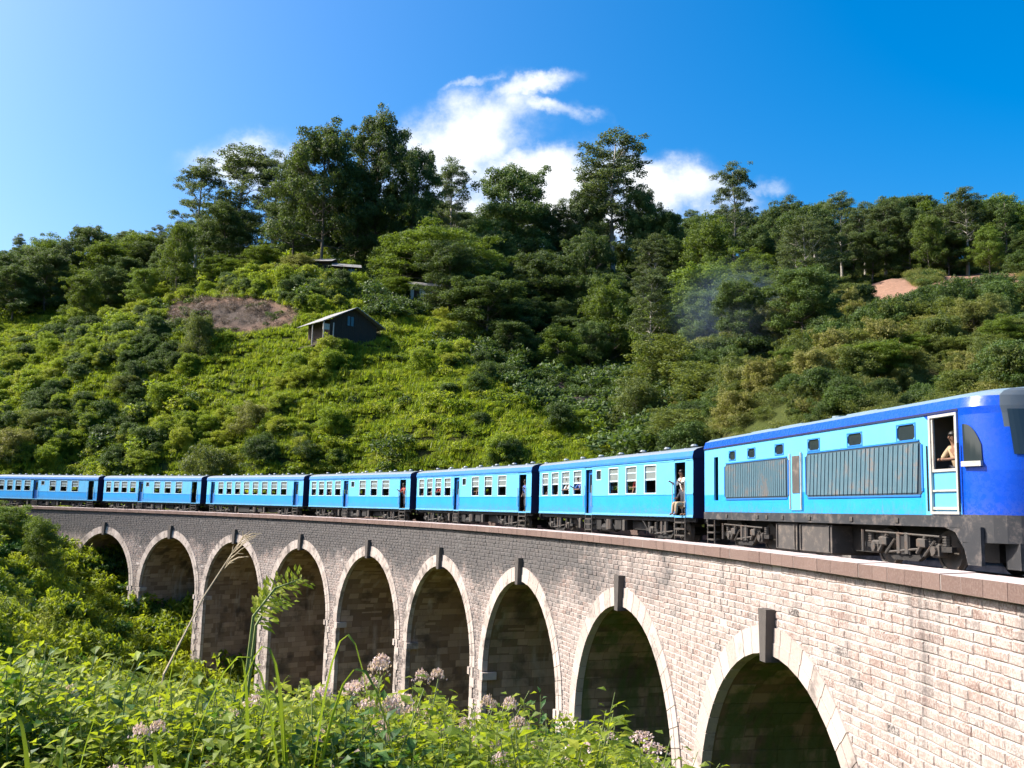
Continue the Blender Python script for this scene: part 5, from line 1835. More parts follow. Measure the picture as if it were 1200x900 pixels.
ok &= ~(np.hypot((u - 405) / 42, (v - 395) / 16) < 1)          # hut floor
dug = np.hypot((u - 268) / 84, (v - 370) / 22) < 1
nz_ = fbm(C[:, 0], C[:, 1], 9, 41); nz2_ = fbm(C[:, 0], C[:, 1], 26, 47)
spur = (u < 720 + 0 * v) & ~((u > 560) & (v < 430 + (u - 560) * .62)) & (C[:, 1] < 172)
spur &= ~((u > 430) & (v < 372))
gap = fbm(C[:, 0], C[:, 1], 5.5, 53, 2)
ok &= ~(spur & (gap < .22))                                       # bare gaps with dark shade
size = lr.uniform(.55, 1.25, n) * (.85 + .8 * nz2_)
kind = np.full(n, -1)
r = lr.random(n)
kind[spur] = 0; patch = nz_ > .60
kind[spur & patch & (r < .45)] = 1; kind[spur & ~patch & (r < .06)] = 1
low = spur & ~patch
size = np.where(low, size * .72, np.where(spur, size * 1.25, size))
kind[~spur & (u < 780)] = 1
kind[~spur & (u >= 780) & (r < .55)] = 2; kind[~spur & (u >= 780) & (r >= .55)] = 1
kind[(u >= 780) & (C[:, 1] < 112)] = 2
kind[~spur & (u < 430) & (C[:, 1] < 185) & (r < .5)] = 0
kind[dug] = np.where(r[dug] < .92, 3, 1)
size = np.where(lr.random(n) < .10, size * 1.9, size); size = np.where(kind == 2, size * 1.45, size); size = np.where((kind == 1) & ~spur, size * 1.4, size)
right = (u > 780) & ~spur
ok &= ~(right & (C[:, 1] < 130) & (lr.random(n) < .72))
size = np.where(right, np.minimum(size * .8, 1.25), size)
thin = np.where(C[:, 1] > 170, .6, 1.0) * np.where(C[:, 1] < 110, 1.0, .92)
ok &= lr.random(n) < thin
P_all = np.c_[C, z - .06]
SCL = np.c_[size, size, size * lr.uniform(.6, 1.1, n)]
RZ = lr.uniform(0, 6.28, n)


def emit(k, meshes, name, label, cat):
    sel = np.where(ok & (kind == k))[0]
    for i, m in enumerate(meshes):
        q = sel[i::len(meshes)]
        if len(q): scatter(name, m, P_all[q], RZ[q], SCL[q], label, cat)


# bigger lumpy bushes: the spur has them in patches, the right-hand slope nearly everywhere
LUMP = {
    'y': [tree_proto('shrub', 180 + i, 5.0, 3.0, .04, 20, 1.2, .75, 330, .25, M['leaf_hill'], M['bark'], .7, .25, trunk_r=.06)['crown'] for i in range(2)],
    'g': [tree_proto('shrub', 184 + i, 5.0, 3.0, .04, 20, 1.2, .8, 330, .25, M['leaf_hill_dark'], M['bark'], .7, .25, trunk_r=.06)['crown'] for i in range(2)],
    'o': [tree_proto('shrub', 188 + i, 5.0, 3.0, .04, 20, 1.2, .8, 330, .25, M['leaf_shrub'], M['bark'], .7, .25, trunk_r=.06)['crown'] for i in range(2)]}
lr = np.random.default_rng(133); nl_ = 9000
Cl = np.c_[lr.uniform(-120, 110, nl_), lr.uniform(48, 185, nl_)]
zl_ = ground_z(Cl[:, 0], Cl[:, 1]); ul, vl, _ = project(np.c_[Cl, zl_]); sl_, ol_ = track_coords(Cl[:, 0], Cl[:, 1])
spl = (ul < 720) & ~((ul > 560) & (vl < 430 + (ul - 560) * .62)) & (Cl[:, 1] < 172) & ~((ul > 430) & (vl < 372))
nl1 = fbm(Cl[:, 0], Cl[:, 1], 13, 71, 3); rl = lr.random(nl_)
inf = (ol_ < -7) & (ul > -60) & (ul < 1260) & (vl < 640)
ered = (np.hypot((ul - 1035) / 52, (vl - 346) / 20) < 1.1) | (np.hypot((ul - 1150) / 64, (vl - 340) / 20) < 1.1)
keep_s = inf & spl & (nl1 > .45) & (rl < .8) & ~(np.hypot((ul - 265) / 85, (vl - 372) / 24) < 1) & ~(np.hypot((ul - 414) / 52, (vl - 400) / 24) < 1) & (vl < 552)
keep_s &= ~((ul > 400) & (rl > .14))
keep_r = inf & ~spl & (ul > 770) & (Cl[:, 1] < 135) & (rl < .40) & ~ered
for nm, sel, meshes, lo, hi, lab in [
        ('spur_bushes', keep_s & (nl1 < .66), LUMP['y'], .24, .56, 'rounded yellow-green bushes in patches over the lit spur'),
        ('spur_bushes', keep_s & (nl1 >= .56), LUMP['g'], .26, .55, 'rounded deep green bushes in patches over the lit spur'),
        ('slope_bushes', keep_r & (nl1 < .52), LUMP['o'], .3, .66, 'rounded olive bushes crowding the slope above the locomotive'),
        ('slope_bushes', keep_r & (nl1 >= .47), LUMP['g'], .3, .7, 'rounded deep green bushes crowding the slope above the locomotive')]:
    for i, m in enumerate(meshes):
        q = np.where(sel)[0][i::len(meshes)]
        if len(q):
            sc_ = lr.uniform(lo, hi, len(q)) * np.clip(Cl[q, 1] / 85, .75, 1.1)
            scatter(nm, m, np.c_[Cl[q], zl_[q] - .2], lr.uniform(0, 6.28, len(q)), np.c_[sc_, sc_, sc_ * lr.uniform(.75, 1.2, len(q))], lab, 'bushes')
lr = np.random.default_rng(35)
emit(0, B_HILL, 'hill_scrub', 'bright yellow-green scrub covering the lit spur behind the train', 'scrub')
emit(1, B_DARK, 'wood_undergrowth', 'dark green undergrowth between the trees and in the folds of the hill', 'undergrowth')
emit(2, B_SHRUB, 'slope_scrub', 'mixed olive and brownish scrub on the slope above the locomotive', 'scrub')
emit(3, [B_DRY], 'dry_brush', 'grey-brown dry brush on the dug patch of the slope', 'brush')

# grass between the bushes of the spur
m_ = MB(); rr = random.Random(9)
for k in range(90):
    a = rr.uniform(0, 6.28); d = math.sqrt(rr.random()) * .6; x0, y0 = math.cos(a) * d, math.sin(a) * d
    b = rr.uniform(0, 6.28); l = rr.uniform(.05, .28); hh = rr.uniform(.22, .55); w_ = rr.uniform(.03, .06)
    m_.face([(x0 - w_ * math.sin(b), y0 + w_ * math.cos(b), -.05), (x0 + w_ * math.sin(b), y0 - w_ * math.cos(b), -.05), (x0 + l * math.cos(b), y0 + l * math.sin(b), hh)])
tuft = m_.mesh('tuft', M['leaf_hill'])
at_ = tuft.attributes.new('tone', 'FLOAT', 'POINT'); at_.data.foreach_set('value', np.repeat(lr.random(90), 3).astype(np.float32))
n2_ = 60000
Cg = np.c_[lr.uniform(-110, 40, n2_), lr.uniform(95, 182, n2_)]
zg2 = ground_z(Cg[:, 0], Cg[:, 1]); ug, vg, _ = project(np.c_[Cg, zg2]); sg2, og2 = track_coords(Cg[:, 0], Cg[:, 1])
okg = (ug > -40) & (ug < 720) & (vg < 575) & (og2 < -5) & ~((ug > 560) & (vg < 430 + (ug - 560) * .62)) & ~((ug > 430) & (vg < 372)) & ~(np.hypot((ug - 268) / 84, (vg - 370) / 22) < 1) & ~(np.hypot((ug - 414) / 40, (vg - 388) / 14) < 1)
q = np.where(okg)[0]; sc_ = lr.uniform(.7, 1.5, len(q))
scatter('hill_grass', tuft, np.c_[Cg[q], zg2[q]], lr.uniform(0, 6.28, len(q)), np.c_[sc_, sc_, sc_ * lr.uniform(.6, 1.2, len(q))], 'bright yellow-green grass between the bushes of the spur', 'grass')

# bank on the near side of the viaduct
n = 10000
C = np.c_[lr.uniform(-75, 12, n), lr.uniform(16, 104, n)]
z = ground_z(C[:, 0], C[:, 1])
s_t, off_t = track_coords(C[:, 0], C[:, 1])
u, v, yc = project(np.c_[C, z])
ok = ((off_t > 5.6) | ((off_t > -4.5) & (s_t < -20) & (z < -5))) & (u > -80) & (u < 900) & (z > -24)
size = (.6 + 2.0 * lr.random(n) ** 2.2) * np.clip(C[:, 1] / 45, .45, 1) * np.where(u > 150, .95, .72)
ok &= ~((C[:, 1] < 22) & (u > 250))
P_all = np.c_[C, z - .1]; SCL = np.c_[size, size, size * lr.uniform(.8, 1.4, n)]; RZ = lr.uniform(0, 6.28, n)
kind = np.where(lr.random(n) < .82, 0, 1)
emit(0, B_BANK, 'bank_scrub', 'bright leafy scrub on the bank below the first arches', 'scrub')
emit(1, [B_BANKD], 'bank_undergrowth', 'deep green undergrowth on the bank below the first arches', 'undergrowth')


# ------------------------------------------------------------------ near plants
def ovate(P, D, N, L, Wd, cup=.2):
    """folded pointed leaves: base P, direction D, normal N, arrays"""
    S = np.cross(D, N); S /= np.linalg.norm(S, axis=1)[:, None] + 1e-9
    L = L[:, None]; Wd = Wd[:, None] / 2
    a = P; b = P + D * L * .42 + S * Wd + N * Wd * cup; c = P + D * L - N * L * .14; d = P + D * L * .42 - S * Wd + N * Wd * cup; m = P + D * L * .45
    V = np.stack([a, b, c, d, m], 1).reshape(-1, 3); n = len(P)
    base = (np.arange(n) * 5)[:, None]
    F = np.concatenate([base + np.array(q) for q in ((0, 4, 1), (1, 4, 2), (0, 3, 4), (4, 3, 2))])
    return V, F, np.repeat(lr.random(n), 5)


def weed_proto(seed, stems, leaf, material, flowers=0, spread=.45, per=58):
    """leafy herb about one metre tall"""
    global lr
    lr = np.random.default_rng(seed); rr = random.Random(seed)
    mb = MB(); P, D, N, L = [], [], [], []; tips = []
    for k in range(stems):
        a = rr.uniform(0, 6.28); sp = rr.uniform(.1, 1) * spread; hgt = rr.uniform(.62, 1.0)
        pts = []
        for j in range(6):
            t = j / 5
            pts.append(Vector((math.cos(a) * sp * t ** 1.4 + .04 * math.cos(a), math.sin(a) * sp * t ** 1.4 + .04 * math.sin(a), hgt * t - (.1 if j == 0 else 0))))
        mb.path(pts, [.006, .006, .005, .004, .003, .002], 5)
        tips.append(pts[-1])
        for j in range(per):
            t = .12 + .88 * (j + rr.random()) / per
            f = t * 5; i = min(int(f), 4); p = pts[i].lerp(pts[i + 1], f - i)
            b = j * 2.4 + rr.uniform(-.4, .4)
            sl = rr.uniform(.01, .14) * (1.1 - .7 * t)
            d = Vector((math.cos(b), math.sin(b), rr.uniform(-.25, .75)))
            d.normalize()
            q = p + d * sl
            P.append(q); D.append(d); nn = Vector((rr.uniform(-.5, .5), rr.uniform(-.5, .5), 1)); N.append((nn - d * nn.dot(d)).normalized())
            L.append(leaf * rr.uniform(.6, 1.25) * (1.1 - .3 * t))
    P, D, N, L = np.array(P), np.array(D), np.array(N), np.array(L)
    V, F, T = ovate(P, D, N, L, L * .58)
    out = dict(stems=mb.mesh('stems', M['stem']), leaves=mesh_np('leaves', V, F, [material], False, T))
    if flowers:
        heads = []
        for tp in tips[:flowers]:
            C = []
            for _ in range(130):
                a = rr.uniform(0, 6.28); r_ = math.sqrt(rr.random()) * rr.uniform(.05, .10)
                C.append((tp.x + r_ * math.cos(a), tp.y + r_ * math.sin(a), tp.z + .05 - 3.5 * r_ * r_ + rr.uniform(0, .025)))
            C = np.array(C); Nn = unit(len(C)) * .7 + np.array([0, 0, .8]); Nn /= np.linalg.norm(Nn, axis=1)[:, None]
            V, F, T = leaves(C, Nn, .018, .015)
            heads.append(mesh_np('flower_head', V, F, [M['flower']], False, T))
        out['flowers'] = heads
    return out


WEED = [weed_proto(301, 12, .082, M['leaf_weed']), weed_proto(302, 12, .08, M['leaf_weed'], spread=.55), weed_proto(303, 11, .092, M['leaf_weed_deep']),
        weed_proto(304, 9, .065, M['leaf_weed'], 8), weed_proto(305, 10, .06, M['leaf_weed'], 9, .55), weed_proto(306, 14, .058, M['leaf_weed'], spread=.6, per=64), weed_proto(307, 8, .06, M['dry_brush'], spread=.5, per=24)]


def joined(d):
    ms = [d['stems'], d['leaves']] + d.get('flowers', [])
    V, T, Fs, mi, mats = [], [], [], [], []
    base = 0
    for k, m in enumerate(ms):
        co = np.empty(len(m.vertices) * 3, np.float32); m.vertices.foreach_get('co', co); V.append(co.reshape(-1, 3))
        t = np.zeros(len(m.vertices), np.float32)
        if 'tone' in m.attributes: m.attributes['tone'].data.foreach_get('value', t)
        T.append(t)
        for sz in (3, 4, 5):
            f = np.array([list(p.vertices) for p in m.polygons if len(p.vertices) == sz])
            if len(f): Fs.append(f + base); mi += [k] * len(f)
        base += len(m.vertices); mats.append(m.materials[0])
    return mesh_np('weed', np.concatenate(V), Fs, mats, False, np.concatenate(T), mi)


# height of the leafy fringe seen in the photograph, as pixel row for a column
TOPU = [-80, 0, 60, 120, 170, 230, 262, 300, 340, 375, 420, 455, 500, 530, 560, 600, 640, 665, 700, 740, 790, 830]
TOPV = [670, 680, 700, 745, 780, 785, 748, 752, 758, 782, 768, 785, 778, 786, 822, 815, 785, 820, 838, 855, 876, 915]
lr = np.random.default_rng(77)
n = 6500
Yd = 4.6 + 11.5 * lr.random(n) ** 1.1
uu_ = lr.uniform(-120, 860, n)
xs = np.array([ray(a, 850)[0] for a in uu_]) * Yd
zg_ = ground_z(xs, Yd)
zlim = np.array([ray(a, b)[1] for a, b in zip(uu_, np.interp(uu_, TOPU, TOPV))]) * Yd
hg = np.minimum(lr.uniform(.7, 1.7, n), zlim - zg_ - .02 - .75 * np.clip(fbm(xs * 1.0, Yd * 1.0, .9, 83, 2) - .35, 0, 1) - .2 * lr.random(n) ** 2)
low_need = np.array([ray(a, 912)[1] for a in uu_]) * Yd           # tops below the frame edge are never seen
s_t, off_t = track_coords(xs, Yd)
okf = (hg > .4) & (off_t > 5.0) & (zg_ + hg > low_need - .25) & (lr.random(n) < np.clip(1.25 - Yd / 22, .3, 1))
jw = [joined(w_) for w_ in WEED]
kind = lr.choice(len(WEED), n, p=[.28, .25, .16, .004, .004, .242, .06])
LABW = ['leafy green weeds filling the foreground thicket', 'small-leaved green weeds filling the foreground thicket', 'deep green weeds filling the foreground thicket', 'sparse flowering weeds scattered through the thicket', 'low flowering weeds scattered through the thicket', 'fine-leaved weeds filling the foreground thicket', 'dry brown weeds standing among the green ones']
for k in range(len(WEED)):
    q = np.where(okf & (kind == k))[0]
    if len(q):
        wdt = np.clip(hg[q], .5, 1.2) * lr.uniform(.8, 1.2, len(q))
        scatter('weeds', jw[k], np.c_[xs[q], Yd[q], zg_[q] - .03], lr.uniform(0, 6.28, len(q)), np.c_[wdt, wdt, hg[q]], LABW[k], 'weeds')


# taller loose plants on the bank
lr = np.random.default_rng(91); n = 900
Cb = np.c_[lr.uniform(-50, -6, n), lr.uniform(20, 80, n)]; zb_ = ground_z(Cb[:, 0], Cb[:, 1]); ub, vb, _ = project(np.c_[Cb, zb_]); sb_, ob_ = track_coords(Cb[:, 0], Cb[:, 1])
okb = (ub > -60) & (ub < 230) & (ob_ > 7)
for k in (0, 1, 5):
    q = np.where(okb)[0][k % 3::3]; sc_ = lr.uniform(1.1, 2.1, len(q)) * np.clip(Cb[q, 1] / 50, .6, 1.1)
    scatter('bank_plants', jw[k], np.c_[Cb[q], zb_[q] - .1], lr.uniform(0, 6.28, len(q)), np.c_[sc_, sc_, sc_ * 1.1], 'loose lime-green plants standing up from the bank below the first arches', 'plants')


def put_weed(pi, u, vtop, Y, width, label, group=None, name='flowering_weed'):
    P = at(u, vtop, Y); zg = gz(P[0], P[1]); hgt = max(.4, P[2] - zg)
    root = empty(name, (P[0], P[1], zg - .03), rnd.uniform(0, 6.28), label, 'plant', group)
    d = WEED[pi]
    obj('stems', d['stems'], root); obj('leaves', d['leaves'], root)
    for hd in d.get('flowers', []): obj('flower_head', hd, root)
    root.scale = (width, width, hgt / 1.02)
    return root


for (pi, u, v, Y, wd, lab) in [
    (3, 425, 760, 5.6, .75, 'tall flowering weed with pale pink heads before the fifth pier'), (4, 400, 775, 6.2, .7, 'pink-headed weed leaning beside the tall flowering weed'),
    (4, 320, 785, 5.0, .7, 'flowering weed with white heads beside the arching grass'), (3, 505, 782, 6.6, .7, 'single leafy weed topped by one white head'),
    (4, 595, 795, 6.4, .75, 'dull pink flowering weed spreading before the pale pier'), (3, 570, 812, 5.4, .6, 'faded pink weed half sunk in the thicket'),
    (4, 865, 874, 5.2, .32, 'lone pinkish flower spike at the mouth of the nearest arch'), (3, 180, 842, 4.2, .5, 'white-headed weed low in the thicket'),
    (4, 540, 845, 4.6, .55, 'brownish-pink flowering weed deep in the thicket'), (3, 60, 800, 5.6, .6, 'pale-headed weed at the edge of the thicket')]:
    put_weed(pi, u, v, Y, wd, lab)
for (pi, u, v, Y, wd, lab) in [(2, 640, 795, 6.8, .95, 'deep green leafy bush standing above the thicket before the seventh arch'), (2, 610, 808, 6.4, .7, 'deep green leafy weed beside the dull pink flowers'),
                              (0, 700, 848, 5.6, .6, 'bright leafy weed with its tip before the eighth arch'), (0, 262, 742, 7.5, .6, 'tall yellow-green leafy weed rising against the third pier'),
                              (1, 280, 762, 6.6, .7, 'bushy yellow-green weed below the third pier')]:
    put_weed(pi, u, v, Y, wd, lab, name='leafy_weed')


def blade_grass(name, u, v, Y, blades, label):
    """clump of long arching strap leaves; blades = [(lean angle, lean, height factor, droop)]"""
    P = at(u, v, Y); zg = gz(P[0], P[1]); hgt = P[2] - zg
    root = empty(name, (P[0], P[1], zg - .03), 0, label, 'grass')
    for (a, lean, hf, droop, wd) in blades:
        Hb = hgt * hf; pts = []; nseg = 12
        for j in range(nseg + 1):
            t = j / nseg
            r_ = lean * t ** 1.5
            zz = Hb * (t if droop == 0 else (math.sin(min(t, 1) * math.pi * (.5 + droop * .35)) / math.sin(math.pi / 2)))
            pts.append(Vector((math.cos(a) * r_, math.sin(a) * r_ * .7, zz)))
        m_ = MB()
        side = Vector((math.cos(a + 1.2), math.sin(a + 1.2), .15)).normalized()
        for j, p in enumerate(pts):
            t = j / nseg; w_ = wd * (.35 + .65 * math.sin(min(1, .15 + t * .6) * math.pi)) * (1 - max(0, t - .5) / .5 * .93)
            m_.v += [tuple(p - side * w_), tuple(p + Vector((0, 0, -w_ * .35))), tuple(p + side * w_)]
        for j in range(nseg):
            for q in (0, 1):
                i = j * 3 + q; m_.f.append((i, i + 1, i + 4, i + 3)); m_.m.append(0)
        m_.build('blade', M['blade'], root, True)
    return root


blade_grass('grass_blade_clump', 175, 705, 4.6, [(0.3, .16, 1.0, 0, .013), (2.5, .25, .7, .2, .012), (4, .3, .6, .3, .012)], 'single tall straight grass blade standing before the second arch')
blade_grass('grass_blade_clump', 360, 735, 4.4, [(3.2, .30, .97, .55, .016), (0.2, .34, 1.0, .75, .017), (2.9, .2, .85, .3, .016), (.4, .22, .8, .35, .015), (1.8, .3, .7, .5, .015), (5, .3, .7, .6, .015), (3.4, .55, .95, .85, .015), (0, .5, .92, .9, .015)], 'clump of broad arching grass leaves bent over at the tips')
blade_grass('grass_blade_clump', 308, 762, 4.5, [(3, .12, 1.0, .1, .014), (.3, .14, .95, .1, .013), (1.7, .2, .8, .3, .013)], 'upright grass leaves beside the arching clump')
blade_grass('grass_blade_clump', 70, 800, 3.6, [(.5, .25, 1, .2, .010), (2.7, .3, .95, .3, .010), (1.6, .2, .9, .2, .010), (4.2, .3, .8, .4, .010)], 'grass leaves among the weeds of the left thicket')
blade_grass('grass_blade_clump', 215, 830, 3.4, [(.5, .15, 1, .2, .010), (2.7, .2, .95, .3, .010), (1.6, .2, .9, .2, .010)], 'short grass leaves below the straight blade')

# long dry stalk leaning across the third arch, with a wispy head
P0 = at(192, 790, 6.0); P1 = at(285, 628, 6.6)
root = empty('dry_grass_stalk', (P0[0], P0[1], gz(P0[0], P0[1])), 0, 'long dry grass stalk leaning across the second pier with a wispy head', 'grass')
b0 = Vector((0, 0, 0)); p0 = Vector(P0) - Vector(root.location); p1 = Vector(P1) - Vector(root.location)
m_ = MB(); m_.path([Vector((p0.x - .12, p0.y, 0)), p0, p0.lerp(p1, .5) + Vector((-.02, 0, .02)), p1], [.010, .008, .006, .003], 5); m_.build('stem', M['dry'], root)
m_ = MB()
for k in range(16):
    t = .74 + .26 * k / 15; p = p0.lerp(p1, t); e = p + Vector((rnd.uniform(-.02, .16), 0, rnd.uniform(.02, .12)))
    m_.path([p, p.lerp(e, .5) + Vector((0, 0, .015)), e], [.003, .003, .001], 4)
m_.build('seed_head', M['dry'], root)


# pinnate leafy branch standing up in front of the fourth arch
def frond(name, u0, v0, u1, v1, Y, label, npair=17, pl=.052, material='leaf_weed'):
    A = Vector(at(u0, v0, Y)); B = Vector(at(u1, v1, Y * 1.02))
    zg = gz(A.x, A.y)
    root = empty(name, (A.x, A.y, zg), 0, label, 'plant')
    a = A - Vector(root.location); b = B - Vector(root.location)
    m_ = MB(); mid = a.lerp(b, .5) + Vector((-.02, 0, .05))
    m_.path([Vector((a.x - .12, 0, 0)), a, mid, b], [.012, .009, .007, .003], 5); m_.build('stem', M['stem'], root)
    Pp, D, N, L = [], [], [], []
    d0 = (b - a).normalized(); nrm = Vector((.25, -.75, .6)).normalized(); side = d0.cross(nrm).normalized()
    for k in range(npair):
        t = (k + .5) / npair
        p = a.lerp(mid, t * 2) if t < .5 else mid.lerp(b, t * 2 - 1)
        for sg in (-1, 1):
            for rep in range(3):
                d = (side * sg * rnd.uniform(.7, 1) + d0 * rnd.uniform(.2, .8) + nrm * rnd.uniform(-.35, .35)).normalized()
                Pp.append(p + d * rep * .03); D.append(d); nn = nrm + Vector((rnd.uniform(-.4, .4), rnd.uniform(-.4, .4), rnd.uniform(-.2, .5))); N.append((nn - d * nn.dot(d)).normalized()); L.append(pl * rnd.uniform(.8, 1.25) * (1.15 - .4 * t))
    L = np.array(L)
    V, F, T = ovate(np.array(Pp), np.array(D), np.array(N), L, L * .42)
    obj('leaflets', mesh_np('leaflets', V, F, [M[material]], False, T), root)
    return root


frond('leafy_branch', 297, 722, 354, 678, 5.6, 'fresh green leafy branch reaching up before the fourth arch')
frond('leafy_branch', 300, 733, 335, 704, 5.8, 'lower leafy branch beside the upper leafy branch', 10, .048)

# ------------------------------------------------------------------ hut and small houses
def plank_hut():
    P = at(414, 396, 126); zg = gz(P[0], P[1])
    root = empty('hillside_hut', (P[0], P[1], zg - .4), math.radians(40), 'dark plank hut with pale tin roof on the lit slope', 'hut')
    Wd, D, EV, AP = 3.6, 6.0, 3.1, 5.1
    m_ = MB()                                     # gable wall of planks, side walls
    x = -Wd
    while x < Wd:
        w_ = rnd.uniform(.22, .34); x2 = min(x + w_, Wd); h0 = EV + (AP - EV) * (1 - abs(x) / Wd) - .05; h1 = EV + (AP - EV) * (1 - abs(x2) / Wd) - .05
        if not (-1.1 < (x + x2) / 2 < .1):
            d = rnd.uniform(0, .03)
            m_.hexa([(x + .01, -d, -.8), (x2 - .01, -d, -.8), (x2 - .01, .05, -.8), (x + .01, .05, -.8), (x + .01, -d, h0), (x2 - .01, -d, h1), (x2 - .01, .05, h1), (x + .01, .05, h0)])
        else:
            m_.hexa([(x + .01, 0, 3.9), (x2 - .01, 0, 3.9), (x2 - .01, .05, 3.9), (x + .01, .05, 3.9), (x + .01, 0, h0), (x2 - .01, 0, h1), (x2 - .01, .05, h1), (x + .01, .05, h0)])
            m_.hexa([(x + .01, 0, -.8), (x2 - .01, 0, -.8), (x2 - .01, .05, -.8), (x + .01, .05, -.8), (x + .01, 0, 2.6), (x2 - .01, 0, 2.6), (x2 - .01, .05, 2.6), (x + .01, .05, 2.6)])
        x = x2
    m_.box(-Wd, -Wd + .06, .05, D, -.8, EV); m_.box(Wd - .06, Wd, .05, D, -.8, EV); m_.box(-Wd, Wd, D - .06, D, -.8, EV)
    wl = m_.build('plank_wall', M['plank'], root)
    m_ = MB(); m_.box(-1.1, -1.02, -.05, .07, 2.6, 3.9); m_.box(.02, .1, -.05, .07, 2.6, 3.9); m_.box(-1.1, .1, -.05, .07, 2.52, 2.6); m_.box(-.54, -.47, -.03, .05, 2.6, 3.9)
    wf = m_.build('window', M['plank'], root)
    m_ = MB(); m_.box(-1.02, .02, .03, .04, 2.6, 3.9); m_.build('pane', M['glass'], wf)
    for sg in (-1, 1):                            # corrugated sheets
        m_ = MB(); nseg = 40; ov = .75
        for k in range(nseg):
            y0 = -.8 + (D + 1.5) * k / nseg; y1 = -.8 + (D + 1.5) * (k + 1) / nseg
            a0 = .03 * (k % 2); a1 = .03 * ((k + 1) % 2)
            sl = (AP - EV) / Wd
            xe = sg * (Wd + (1.5 if sg < 0 else 1.0)); ze = AP - sl * abs(xe) * .9
            q = [(0, y0, AP + a0 + .04), (0, y1, AP + a1 + .04), (xe, y1, ze + a1), (xe, y0, ze + a0)]
            m_.face(q if sg < 0 else q[::-1]); m_.face([(p[0], p[1], p[2] - .03) for p in (q[::-1] if sg < 0 else q)])
        m_.face([(0, -.8, AP + .07), (xe, -.8, ze + .03), (xe, -.8, ze - .05), (0, -.8, AP - .02)])
        m_.build('roof_sheet', M['tin'], root)
    for (x, y) in ((-4.8, -.5), (-4.8, 2.5), (-3.4, -.6)):
        m_ = MB(); m_.tube((x, y, -1.5), (x, y, 2.55), .09, n=7); m_.build('post', M['post'], root)
    m_ = MB(); m_.box(-4.7, -3.7, -.1, -.04, 1.6, 2.4); m_.build('hung_cloth', M['cream'], root)
    m_ = MB(); m_.box(-4.9, -Wd, -.6, D, -.4, -.25); m_.build('veranda_floor', M['plank'], root)
    return root


plank_hut()


def small_house(u, v, Y, wd, dp, hh, rz, wallm, roofm, label):
    P = at(u, v, Y); zg = gz(P[0], P[1])
    root = empty('hill_house', (P[0], P[1], zg), rz, label, 'house')
    m_ = MB(); holes = [(-wd / 2 + .5, -wd / 2 + 1.4, .0, 2.0), (.3, 1.3, .9, 1.9)]
    side_wall(m_, -wd / 2, wd / 2, [(-1.5, hh, 0)], -dp / 2, holes, .12)
    m_.m = [0] * len(m_.f)
    m_.box(-wd / 2, -wd / 2 + .12, -dp / 2 + .12, dp / 2, -1.5, hh); m_.box(wd / 2 - .12, wd / 2, -dp / 2 + .12, dp / 2, -1.5, hh); m_.box(-wd / 2 + .12, wd / 2 - .12, dp / 2 - .12, dp / 2, -1.5, hh)
    m_.build('wall', wallm, root)
    m_ = MB(); m_.box(-wd / 2 + .5, -wd / 2 + 1.4, -dp / 2 + .03, -dp / 2 + .07, 0, 2.0); m_.build('door', M['plank'], root)
    m_ = MB(); m_.box(.3, 1.3, -dp / 2 + .03, -dp / 2 + .05, .9, 1.9); w_ = m_.build('window', M['glass'], root)
    m_ = MB(); m_.box(.78, .83, -dp / 2 - .01, -dp / 2 + .03, .9, 1.9); m_.build('mullion', M['post'], w_)
    m_ = MB()
    for sg in (-1, 1):
        q = [(-wd / 2 - .5, 0, hh + .9), (wd / 2 + .5, 0, hh + .9), (wd / 2 + .5, sg * (dp / 2 + .6), hh - .15), (-wd / 2 - .5, sg * (dp / 2 + .6), hh - .15)]
        m_.face(q if sg > 0 else q[::-1]); m_.face([(p[0], p[1], p[2] - .05) for p in (q[::-1] if sg > 0 else q)])
    m_.build('roof', roofm, root)
    return root


small_house(500, 372, 150, 6.0, 4.0, 2.6, .25, M['plaster'], M['tin'], 'small bluish house half hidden below the great trees')
small_house(368, 331, 160, 6.5, 4.0, 2.0, -.1, M['plank'], M['tin'], 'low hilltop house with a pale roof under the great dense tree')
small_house(405, 333, 159, 4.0, 3.5, 1.8, .2, M['plank'], M['tin'], 'brown hilltop shed beside the pale-roofed house')

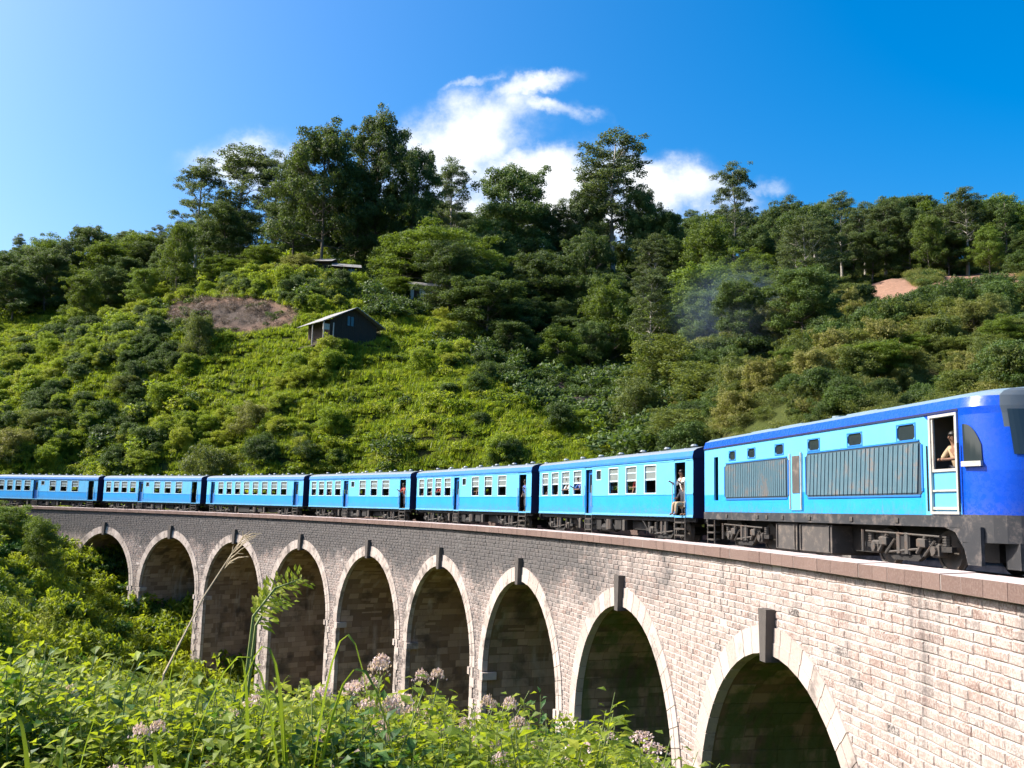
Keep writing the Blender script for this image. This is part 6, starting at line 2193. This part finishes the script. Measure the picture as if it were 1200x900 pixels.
# rocks beside the path into the gully
for k in range(26):
    t = k / 25
    P = at(600 + 120 * t + rnd.uniform(-8, 8), 440 + 84 * t + rnd.uniform(-6, 6), 114 - 14 * t)
    zg = gz(P[0], P[1]); r_ = rnd.uniform(.25, .6)
    m_ = MB(); n1, n2 = 5, 7
    for i in range(n1 + 1):
        for j in range(n2):
            ph = math.pi * i / n1; a = 6.283 * j / n2; q = r_ * rnd.uniform(.75, 1.1)
            m_.v.append((q * math.sin(ph) * math.cos(a) * 1.3, q * math.sin(ph) * math.sin(a), q * math.cos(ph) * .7))
    for i in range(n1):
        for j in range(n2):
            b = (j + 1) % n2; m_.f.append((i * n2 + j, (i + 1) * n2 + j, (i + 1) * n2 + b, i * n2 + b)); m_.m.append(0)
    o = m_.build('rock', M['rock']); o.location = (P[0], P[1], zg + r_ * .3); o.rotation_euler = (0, 0, rnd.uniform(0, 6))
    tag(o, 'pale rock beside the earth path down the gully', 'rock', 'rocks along the gully path')

# ------------------------------------------------------------------ smoke drifting among the trees
def _smoke(t):
    g = t.n('ShaderNodeTexCoord').outputs['Generated']
    d = t.n('ShaderNodeVectorMath', {0: g, 1: (.5, .5, .5)}, operation='DISTANCE').outputs['Value']
    dn = t.math('MULTIPLY', t.maprange(d, .46, .08, 0, .045), t.maprange(t.noise(g, 4.0, 4, .6), .3, .7))
    return t.n('ShaderNodeVolumePrincipled', {'Color': rgb(.45, .62, .95), 'Density': dn, 'Anisotropy': .2}).outputs[0]


m = bpy.data.materials.new('smoke'); m.use_nodes = True; t = NT(m.node_tree)
t.n('ShaderNodeOutputMaterial', {'Volume': _smoke(t)})
P = at(884, 398, 104); Q = at(872, 360, 116)
m_ = MB(); n1, n2 = 12, 16
for i in range(n1 + 1):
    for j in range(n2):
        ph = math.pi * i / n1; a = 6.283 * j / n2
        lump = 1 + .22 * math.sin(3 * a + i * .7) * math.sin(ph * 2) + .15 * math.sin(2 * a - i)
        k = math.cos(ph) * .5 + .5
        c = P * (1 - k) + Q * k
        m_.v.append((c[0] + 11.0 * lump * math.sin(ph) * math.cos(a), c[1] + 5.0 * lump * math.sin(ph) * math.sin(a), c[2] + 8.0 * math.cos(ph)))
for i in range(n1):
    for j in range(n2):
        b = (j + 1) % n2; m_.f.append((i * n2 + j, (i + 1) * n2 + j, (i + 1) * n2 + b, i * n2 + b)); m_.m.append(0)
o = m_.build('smoke', m); tag(o, 'thin bluish smoke drifting among the trees', 'smoke', None, 'stuff')
